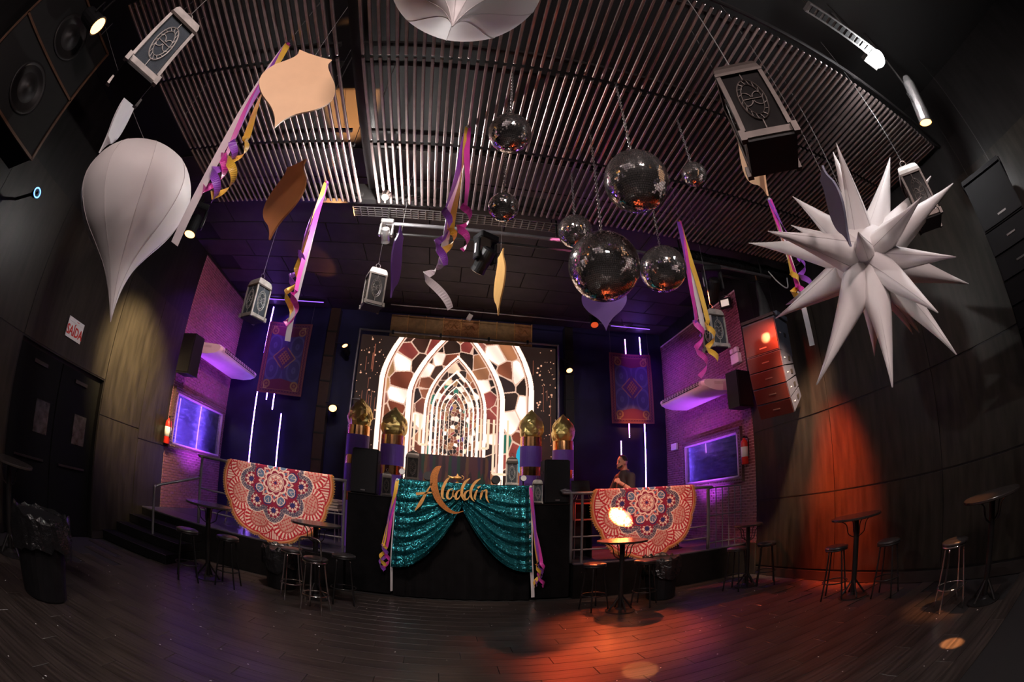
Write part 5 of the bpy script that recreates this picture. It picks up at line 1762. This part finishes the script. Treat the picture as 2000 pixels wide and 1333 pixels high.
# small white work light above the front slats
wk = thing('work_light', 'small blazing white lamp behind the front ends of the slats', 'floodlight', (-0.94, 4.28, 4.97))
MB().cyl((0, 0, 0.0), (0, 0.06, 0.10), 0.04, 0.06, 14).build('reflector', steel, wk)
MB().ball((0, -0.012, -0.016), 0.030, 12, 8).build('bulb', mat('work_bulb', (1, 1, 1), 0.3, emis=(1, .96, .92), estr=110), wk, True)
MB().cyl((0, 0.06, 0.10), (0, 0.06, 0.97), 0.008, n=6).build('stem', blackmetal, wk)
d = bpy.data.lights.new('work_lamp', 'POINT')
d.energy = 260
d.color = (1, .96, .92)
d.shadow_soft_size = 0.04
lo = bpy.data.objects.new('work_lamp', d)
COL.objects.link(lo)
lo.location = (-0.94, 4.26, 4.93)

# housings for the added fill floods, unseen behind the camera
for i, (x, y, z) in enumerate(REAR_FILLS):
    t = thing('floodlight', ['added fill floodlight on the rear ceiling, left one', 'added fill floodlight on the rear ceiling, right one'][i], 'floodlight', (x, y, z + 0.05))
    MB().bevbox((0, 0, 0.06), (0.62, 0.46, 0.08), 0.01).build('housing', blackmetal, t)
    MB().cyl((0, 0, 0.1), (0, 0, ZC - z - 0.05), 0.015, n=8).build('stem', blackmetal, t)

# truss tubes, mesh tray and moving heads at the front of the stage
tr_ = thing('cable_tray', 'wire mesh cable tray hanging below the front ends of the slats', 'cable tray', (-0.05, 4.92, 5.20))
for k in range(30):
    bx((-1.42 + 2.9 * k / 29, 0, 0), (0.012, 0.20, 0.012), 'cross_wire', steel, tr_)
for yy in (-0.10, -0.05, 0, 0.05, 0.10):
    bx((0.03, yy, 0.008), (2.92, 0.010, 0.010), 'long_wire', steel, tr_)
for xx in (-1.3, 1.3):
    MB().cyl((xx, 0, 0), (xx, 0, 0.75), 0.006, n=6).build('hanger', blackmetal, tr_)
tp = thing('lighting_pipe', 'long black lighting pipe across the room in front of the stage', 'pipe', (0.4, 4.86, 4.95))
MB().cyl((-1.38, 0, 0.03), (4.6, 0, 0.0), 0.026, n=12).build('pipe', pipe_m, tp)
MB().cyl((-1.38, 0.16, -0.02), (4.6, 0.16, -0.05), 0.018, n=10).build('lower_pipe', blackmetal, tp)
for xx in (-1.36, 0.9, 2.8, 4.4):
    MB().cyl((xx, 0.0, 0), (xx, 0, 0.985), 0.014, n=8).build('drop_rod', blackmetal, tp)
du = thing('wrapped_duct', 'shiny duct wrapped in black foil along the right end of the lighting pipe', 'duct', (3.1, 4.98, 5.12))
MB().tube([(0.24 * k, 0.01 * math.sin(k * 2.1), 0.012 * math.sin(k * 1.7)) for k in range(11)], [0.10 + 0.008 * math.sin(k * 3.3) for k in range(11)], 14).build('duct', mat('black_foil', (0.03, 0.028, 0.03), 0.18, metal=0.5, bump=1.0, bscale=18), du, True)
MB().tube(cr([(1.9, -0.1, -0.05), (2.05, -0.14, -0.25), (2.25, -0.14, -0.32), (2.35, -0.1, -0.1)], 6), 0.012, 6).build('white_cable', white_paint, du)


def moving_head(label, loc, rz, tilt, lens, body=None, s=1.0):
    t = thing('moving_head', label, 'stage light', loc, rz, 'moving-head lights')
    body = body or black_m
    t.scale = (s, s, s)
    MB().bevbox((0, 0, 0.02), (0.28, 0.22, 0.10), 0.015).build('base', body, t)
    for sx in (-1, 1):
        MB().bevbox((sx * 0.13, 0, -0.17), (0.045, 0.11, 0.30), 0.012).build('yoke_arm', body, t)
        bx((sx * 0.154, 0, -0.17), (0.004, 0.03, 0.14), 'arm_logo', white_paint, t)
    M4 = Matrix.Translation((0, 0, -0.26)) @ Matrix.Rotation(tilt, 4, 'X')
    h = MB().lathe([(0.06, 0.14), (0.09, 0.12), (0.10, 0.0), (0.092, -0.14), (0.098, -0.20)], 20).xf(M4).build('head', body, t, False)
    MB().cyl((0, 0, -0.201), (0, 0, -0.207), 0.085, n=20).xf(M4).build('lens', lens, t)
    MB().cyl((0, 0, 0.06), (0, 0, 0.16), 0.02, n=8).build('clamp', blackmetal, t)
    return t


moving_head('black moving head with amber lens beside the left balloon and brick wall', (-3.95, 4.75, 5.12), R(35), R(-8), lens_or)
moving_head('black moving head on the pipe behind the magenta ribbon coil', (0.36, 4.86, 4.83), R(30), R(50), lens_dim)
moving_head('black moving head on the pipe in front of the right brick wall', (3.72, 4.86, 4.83), R(-20), R(55), mat('violet_lens', (0.3, 0.1, 0.8), 0.2, emis=(0.3, 0.1, 1), estr=0.8))
moving_head('small silver moving head with dark lens at the left end of the pipe', (-0.95, 4.86, 4.98), R(0), R(60), black_m, white_can, 0.62)
tag(MB().cyl((-4.0, 4.75, 5.25), (-4.0, 4.75, 5.94), 0.016, n=8).build('drop_pole', blackmetal), 'black drop pole holding the left moving head', 'pole')
wf = thing('wall_floodlight', 'square black floodlight with pale glass at the top of the right brick wall', 'floodlight', (5.36, 6.72, 5.36))
wf.rotation_euler = (0, 0, R(-50))
MB().bevbox((0, 0.02, 0), (0.24, 0.08, 0.22), 0.012).build('housing', black_m, wf)
bx((0, -0.026, -0.005), (0.17, 0.012, 0.14), 'glass', mat('pale_flood_glass', (0.75, 0.72, 0.66), 0.2, emis=(1, .85, .7), estr=0.5), wf)
MB().tube([(-0.13, 0.02, 0), (-0.13, 0.02, 0.16), (0.13, 0.02, 0.16), (0.13, 0.02, 0)], 0.008, 6).cyl((0, 0.02, 0.16), (0, 0.02, 0.58), 0.012, n=6).build('bracket', blackmetal, wf)
hb_ = thing('lighting_bar', 'thin bar under the stage ceiling above the screen', 'pipe', (1.2, 9.3, 5.78))
MB().cyl((-2.6, 0, 0.03), (3.1, 0, -0.02), 0.014, n=8).build('bar', steel, hb_)
for xx in (-2.4, 0.2, 2.9):
    MB().cyl((xx, 0, 0), (xx, 0, 0.17), 0.008, n=6).build('hanger', blackmetal, hb_)
hl = thing('hanging_spot', 'small bright spot lamp hanging just above the gilded panel', 'stage light', (0.42, 9.3, 5.60))
MB().box((0, 0, 0.04), (0.10, 0.08, 0.14), Matrix.Rotation(R(25), 3, 'Y')).build('case', cream_pl, hl)
MB().cyl((0, 0, 0.1), (0, 0, 0.2), 0.006, n=6).build('stem', blackmetal, hl)

# ================================================================ FURNITURE
def bar_table(label, loc, H=1.07, r=0.34, ped='spider'):
    t = thing('bar_table', label, 'table', loc, random.uniform(0, 1.5), 'round bar tables')
    MB().lathe([(r * 0.98, H - 0.03), (r, H - 0.025), (r, H - 0.006), (r * 0.985, H)], 36).build('top', mat('dark_table_top', (0.035, 0.028, 0.026), 0.22), t)
    MB().cyl((0, 0, 0.05), (0, 0, H - 0.03), 0.038, n=14).build('pole', blackmetal, t)
    MB().lathe([(0.21, 0.0), (0.21, 0.012), (0.08, 0.035), (0.05, 0.06)], 28).build('base', blackmetal, t)
    for k in range(4):
        a = k * PI / 2
        MB().tube([(0.03 * math.cos(a), 0.03 * math.sin(a), 0.22), (0.18 * math.cos(a), 0.18 * math.sin(a), 0.02)], 0.014, 6).build('brace', blackmetal, t)
        MB().tube(cr([(0.03 * math.cos(a), 0.03 * math.sin(a), H - 0.28), (0.12 * math.cos(a), 0.12 * math.sin(a), H - 0.22), (0.15 * math.cos(a), 0.15 * math.sin(a), H - 0.10), (0.24 * math.cos(a), 0.24 * math.sin(a), H - 0.035)], 4), 0.007, 6).build('scroll_bracket', blackmetal, t)
    return t


def stool(label, loc, rz, metal, back=False, Hs=0.72, group='bar stools'):
    t = thing('bar_stool', label, 'stool', loc, rz, group)
    MB().lathe([(0.145, Hs - 0.045), (0.165, Hs - 0.035), (0.165, Hs - 0.012), (0.14, Hs)], 28).build('seat', seat_m, t, True)
    MB().tube([(0.155 * math.cos(q), 0.155 * math.sin(q), Hs - 0.05) for q in [2 * PI * i / 28 for i in range(28)]], 0.011, 6, True).build('seat_rim', metal, t, True)
    for k in range(4):
        a = PI / 4 + k * PI / 2
        MB().tube(cr([(0.125 * math.cos(a), 0.125 * math.sin(a), Hs - 0.045), (0.155 * math.cos(a), 0.155 * math.sin(a), 0.40), (0.21 * math.cos(a), 0.21 * math.sin(a), 0.0)], 4), 0.012, 8).build('leg', metal, t, True)
    MB().tube([(0.175 * math.cos(q), 0.175 * math.sin(q), 0.235) for q in [2 * PI * i / 28 for i in range(28)]], 0.009, 6, True).build('foot_ring', metal, t, True)
    if back:
        MB().tube(cr([(-0.13, 0.10, Hs - 0.02), (-0.145, 0.16, Hs + 0.10), (-0.14, 0.18, Hs + 0.21), (-0.09, 0.185, Hs + 0.26), (0.09, 0.185, Hs + 0.26), (0.14, 0.18, Hs + 0.21), (0.145, 0.16, Hs + 0.10), (0.13, 0.10, Hs - 0.02)], 5), 0.012, 8).build('back_frame', metal, t, True)
        for z in (0.09, 0.15):
            MB().tube([(-0.14, 0.165, Hs + z), (0.14, 0.165, Hs + z)], 0.007, 6).build('back_bar', metal, t)
    return t


bar_table('round bar table with a hot light spot, in front of the right mandala throw', (2.47, 5.80, 0), 1.06, 0.36)
bar_table('round bar table in front of the left mandala throw, among three stools', (-1.70, 6.10, 0), 1.10, 0.36)
bar_table('round bar table with a purple sheen beside the stair handrail', (-3.26, 5.74, 0), 1.10, 0.36)
bar_table('dark round bar table between two stools by the right wall', (4.88, 3.62, 0), 1.08, 0.36)
bar_table('dark round bar table at the far right edge', (4.72, 1.48, 0), 1.08, 0.36)
bar_table('narrow dark bar table by the right end of the platform', (4.76, 5.86, 0), 1.06, 0.26)
bar_table('high round table standing on the stage behind the right railing', (4.36, 7.75, ZS), 1.12, 0.34)

stool('black bar stool left of the brightly lit round table', (2.16, 6.04, 0), 0.3, blackmetal)
stool('black bar stool right of the brightly lit round table, beside the bin', (2.90, 5.94, 0), 0.8, blackmetal)
stool('chrome bar stool with a low barred backrest, nearest in the left group', (-1.51, 5.42, 0), R(172), chrome, True)
stool('chrome bar stool without back, left of the one with a backrest', (-1.95, 5.84, 0), 0.5, chrome)
stool('black bar stool at the foot of the left plinth', (-1.28, 6.06, 0), 0.2, blackmetal)
stool('dark bar stool beside the stair handrail, left of its table', (-3.40, 5.36, 0), 0.6, blackmetal)
stool('dark bar stool right of the table beside the stair handrail', (-2.88, 5.66, 0), 0.1, blackmetal)
stool('dark bar stool with purple-lit seat near the right end of the platform', (4.48, 5.80, 0), 0.4, blackmetal)
stool('dark bar stool closest to the foot of the right brick wall', (5.02, 5.66, 0), 0.9, blackmetal)
stool('dark bar stool left of the table by the right wall', (4.74, 3.86, 0), 0.5, blackmetal)
stool('dark bar stool right of the table by the right wall', (4.98, 3.12, 0), 0.2, blackmetal)
stool('chrome bar stool glowing orange at the right, nearest the viewer', (4.56, 1.90, 0), 0.7, chrome)
stool('chrome stool standing on the stage behind the left railing', (-4.02, 8.1, ZS), 0.4, chrome, False, 0.74)


def bin_(label, loc, r=0.24, H=0.62):
    t = thing('waste_bin', label, 'bin', loc, 0, 'waste bins with black bags')
    MB().lathe([(r * 0.80, 0), (r * 0.84, 0.02), (r, H), (r * 1.05, H + 0.01), (r * 1.05, H + 0.04), (r * 0.98, H + 0.04)], 28).build('bucket', black_m, t, False)
    rnd = random.Random(label)
    vs, fs = [], []
    n = 40
    prof = [(0.90, H - 0.10), (0.97, H + 0.05), (1.08, H + 0.075), (1.13, H + 0.03), (1.15, H - 0.10), (1.14, H - 0.20)]
    for j, (k, z) in enumerate(prof):
        for i in range(n):
            a = 2 * PI * i / n
            w_ = rnd.uniform(-.05, .05) + 0.05 * math.sin(a * 5 + j)
            vs.append((r * (k + w_) * math.cos(a), r * (k + w_) * math.sin(a), z + (rnd.uniform(-.03, .03) if j in (2, 5) else 0) - (0.10 * max(0, math.sin(a * 3)) if j == 5 else 0)))
    for j in range(len(prof) - 1):
        for i in range(n):
            l = (i + 1) % n
            fs.append((j * n + i, j * n + l, j * n + n + l, j * n + n + i))
    MB().add(vs, fs).build('bag', bag_m, t, False)
    return t


bin_('black waste bin with a shiny bag behind the lit right stool', (3.34, 6.26, 0), 0.27, 0.62)
bin_('black waste bin with a shiny bag under the left mandala throw', (-2.30, 6.34, 0), 0.26, 0.56)
bin_('black waste bin with a shiny crumpled bag at the lower left corner', (-3.62, 2.72, 0), 0.30, 0.72)
bar_table('dark round bar table at the far left edge, behind the bin', (-4.75, 3.0, 0), 1.05, 0.34)

# benches stacked on the stage behind the left railing
for (x, y, n_, lab) in ((-3.75, 8.75, 2, 'stack of pale folded bench tops behind the left end of the left railing'), (-2.25, 8.2, 4, 'stack of pale folded bench tops beside the left plinth')):
    t = thing('folded_table', lab, 'table', (x, y, ZS))
    for k in range(n_):
        MB().bevbox((0.01 * (-1) ** k, 0, 0.62 + 0.055 * k), (0.85, 0.42, 0.045), 0.006).build('table_top', woodpale, t)
    for sx in (-1, 1):
        MB().tube([(sx * 0.36, -0.16, 0.60), (sx * 0.38, -0.18, 0.0)], 0.014, 6).build('leg', steel, t)
        MB().tube([(sx * 0.36, 0.16, 0.60), (sx * 0.38, 0.18, 0.0)], 0.014, 6).build('leg', steel, t)
        MB().tube([(sx * 0.37, -0.17, 0.28), (sx * 0.37, 0.17, 0.28)], 0.010, 6).build('stretcher', steel, t)
fc = thing('flight_case', 'small open metal-edged case standing behind the right railing beside the booth', 'case', (2.44, 7.62, ZS))
MB().box((0, 0.14, 0.5), (0.34, 0.02, 1.0)).box((0.16, 0, 0.5), (0.02, 0.28, 1.0)).box((-0.16, 0, 0.5), (0.02, 0.28, 1.0)).box((0, 0, 0.99), (0.34, 0.28, 0.02)).box((0, 0, 0.70), (0.32, 0.26, 0.02)).build('shell', black_m, fc)
for (c, s) in (((0, -0.145, 0.99), (0.36, 0.02, 0.03)), ((0, -0.145, 0.70), (0.36, 0.02, 0.03)), ((0.17, -0.145, 0.85), (0.03, 0.02, 0.30)), ((-0.17, -0.145, 0.85), (0.03, 0.02, 0.30))):
    bx(c, s, 'metal_edge', steel, fc)

# paper confetti scattered on the dance floor
cf = MB()
rnd = random.Random(5)
for k in range(170):
    x, y = rnd.uniform(-4.6, 5.2), rnd.uniform(1.3, 6.5)
    q = Matrix.Rotation(rnd.uniform(0, 6), 3, 'Z')
    cf.box((x, y, 0.003), (rnd.uniform(.008, .02), rnd.uniform(.006, .012), 0.002), q)
tag(stuff(cf.build('paper_confetti', white_paint)), 'tiny white paper confetti scattered over the dance floor', 'confetti')
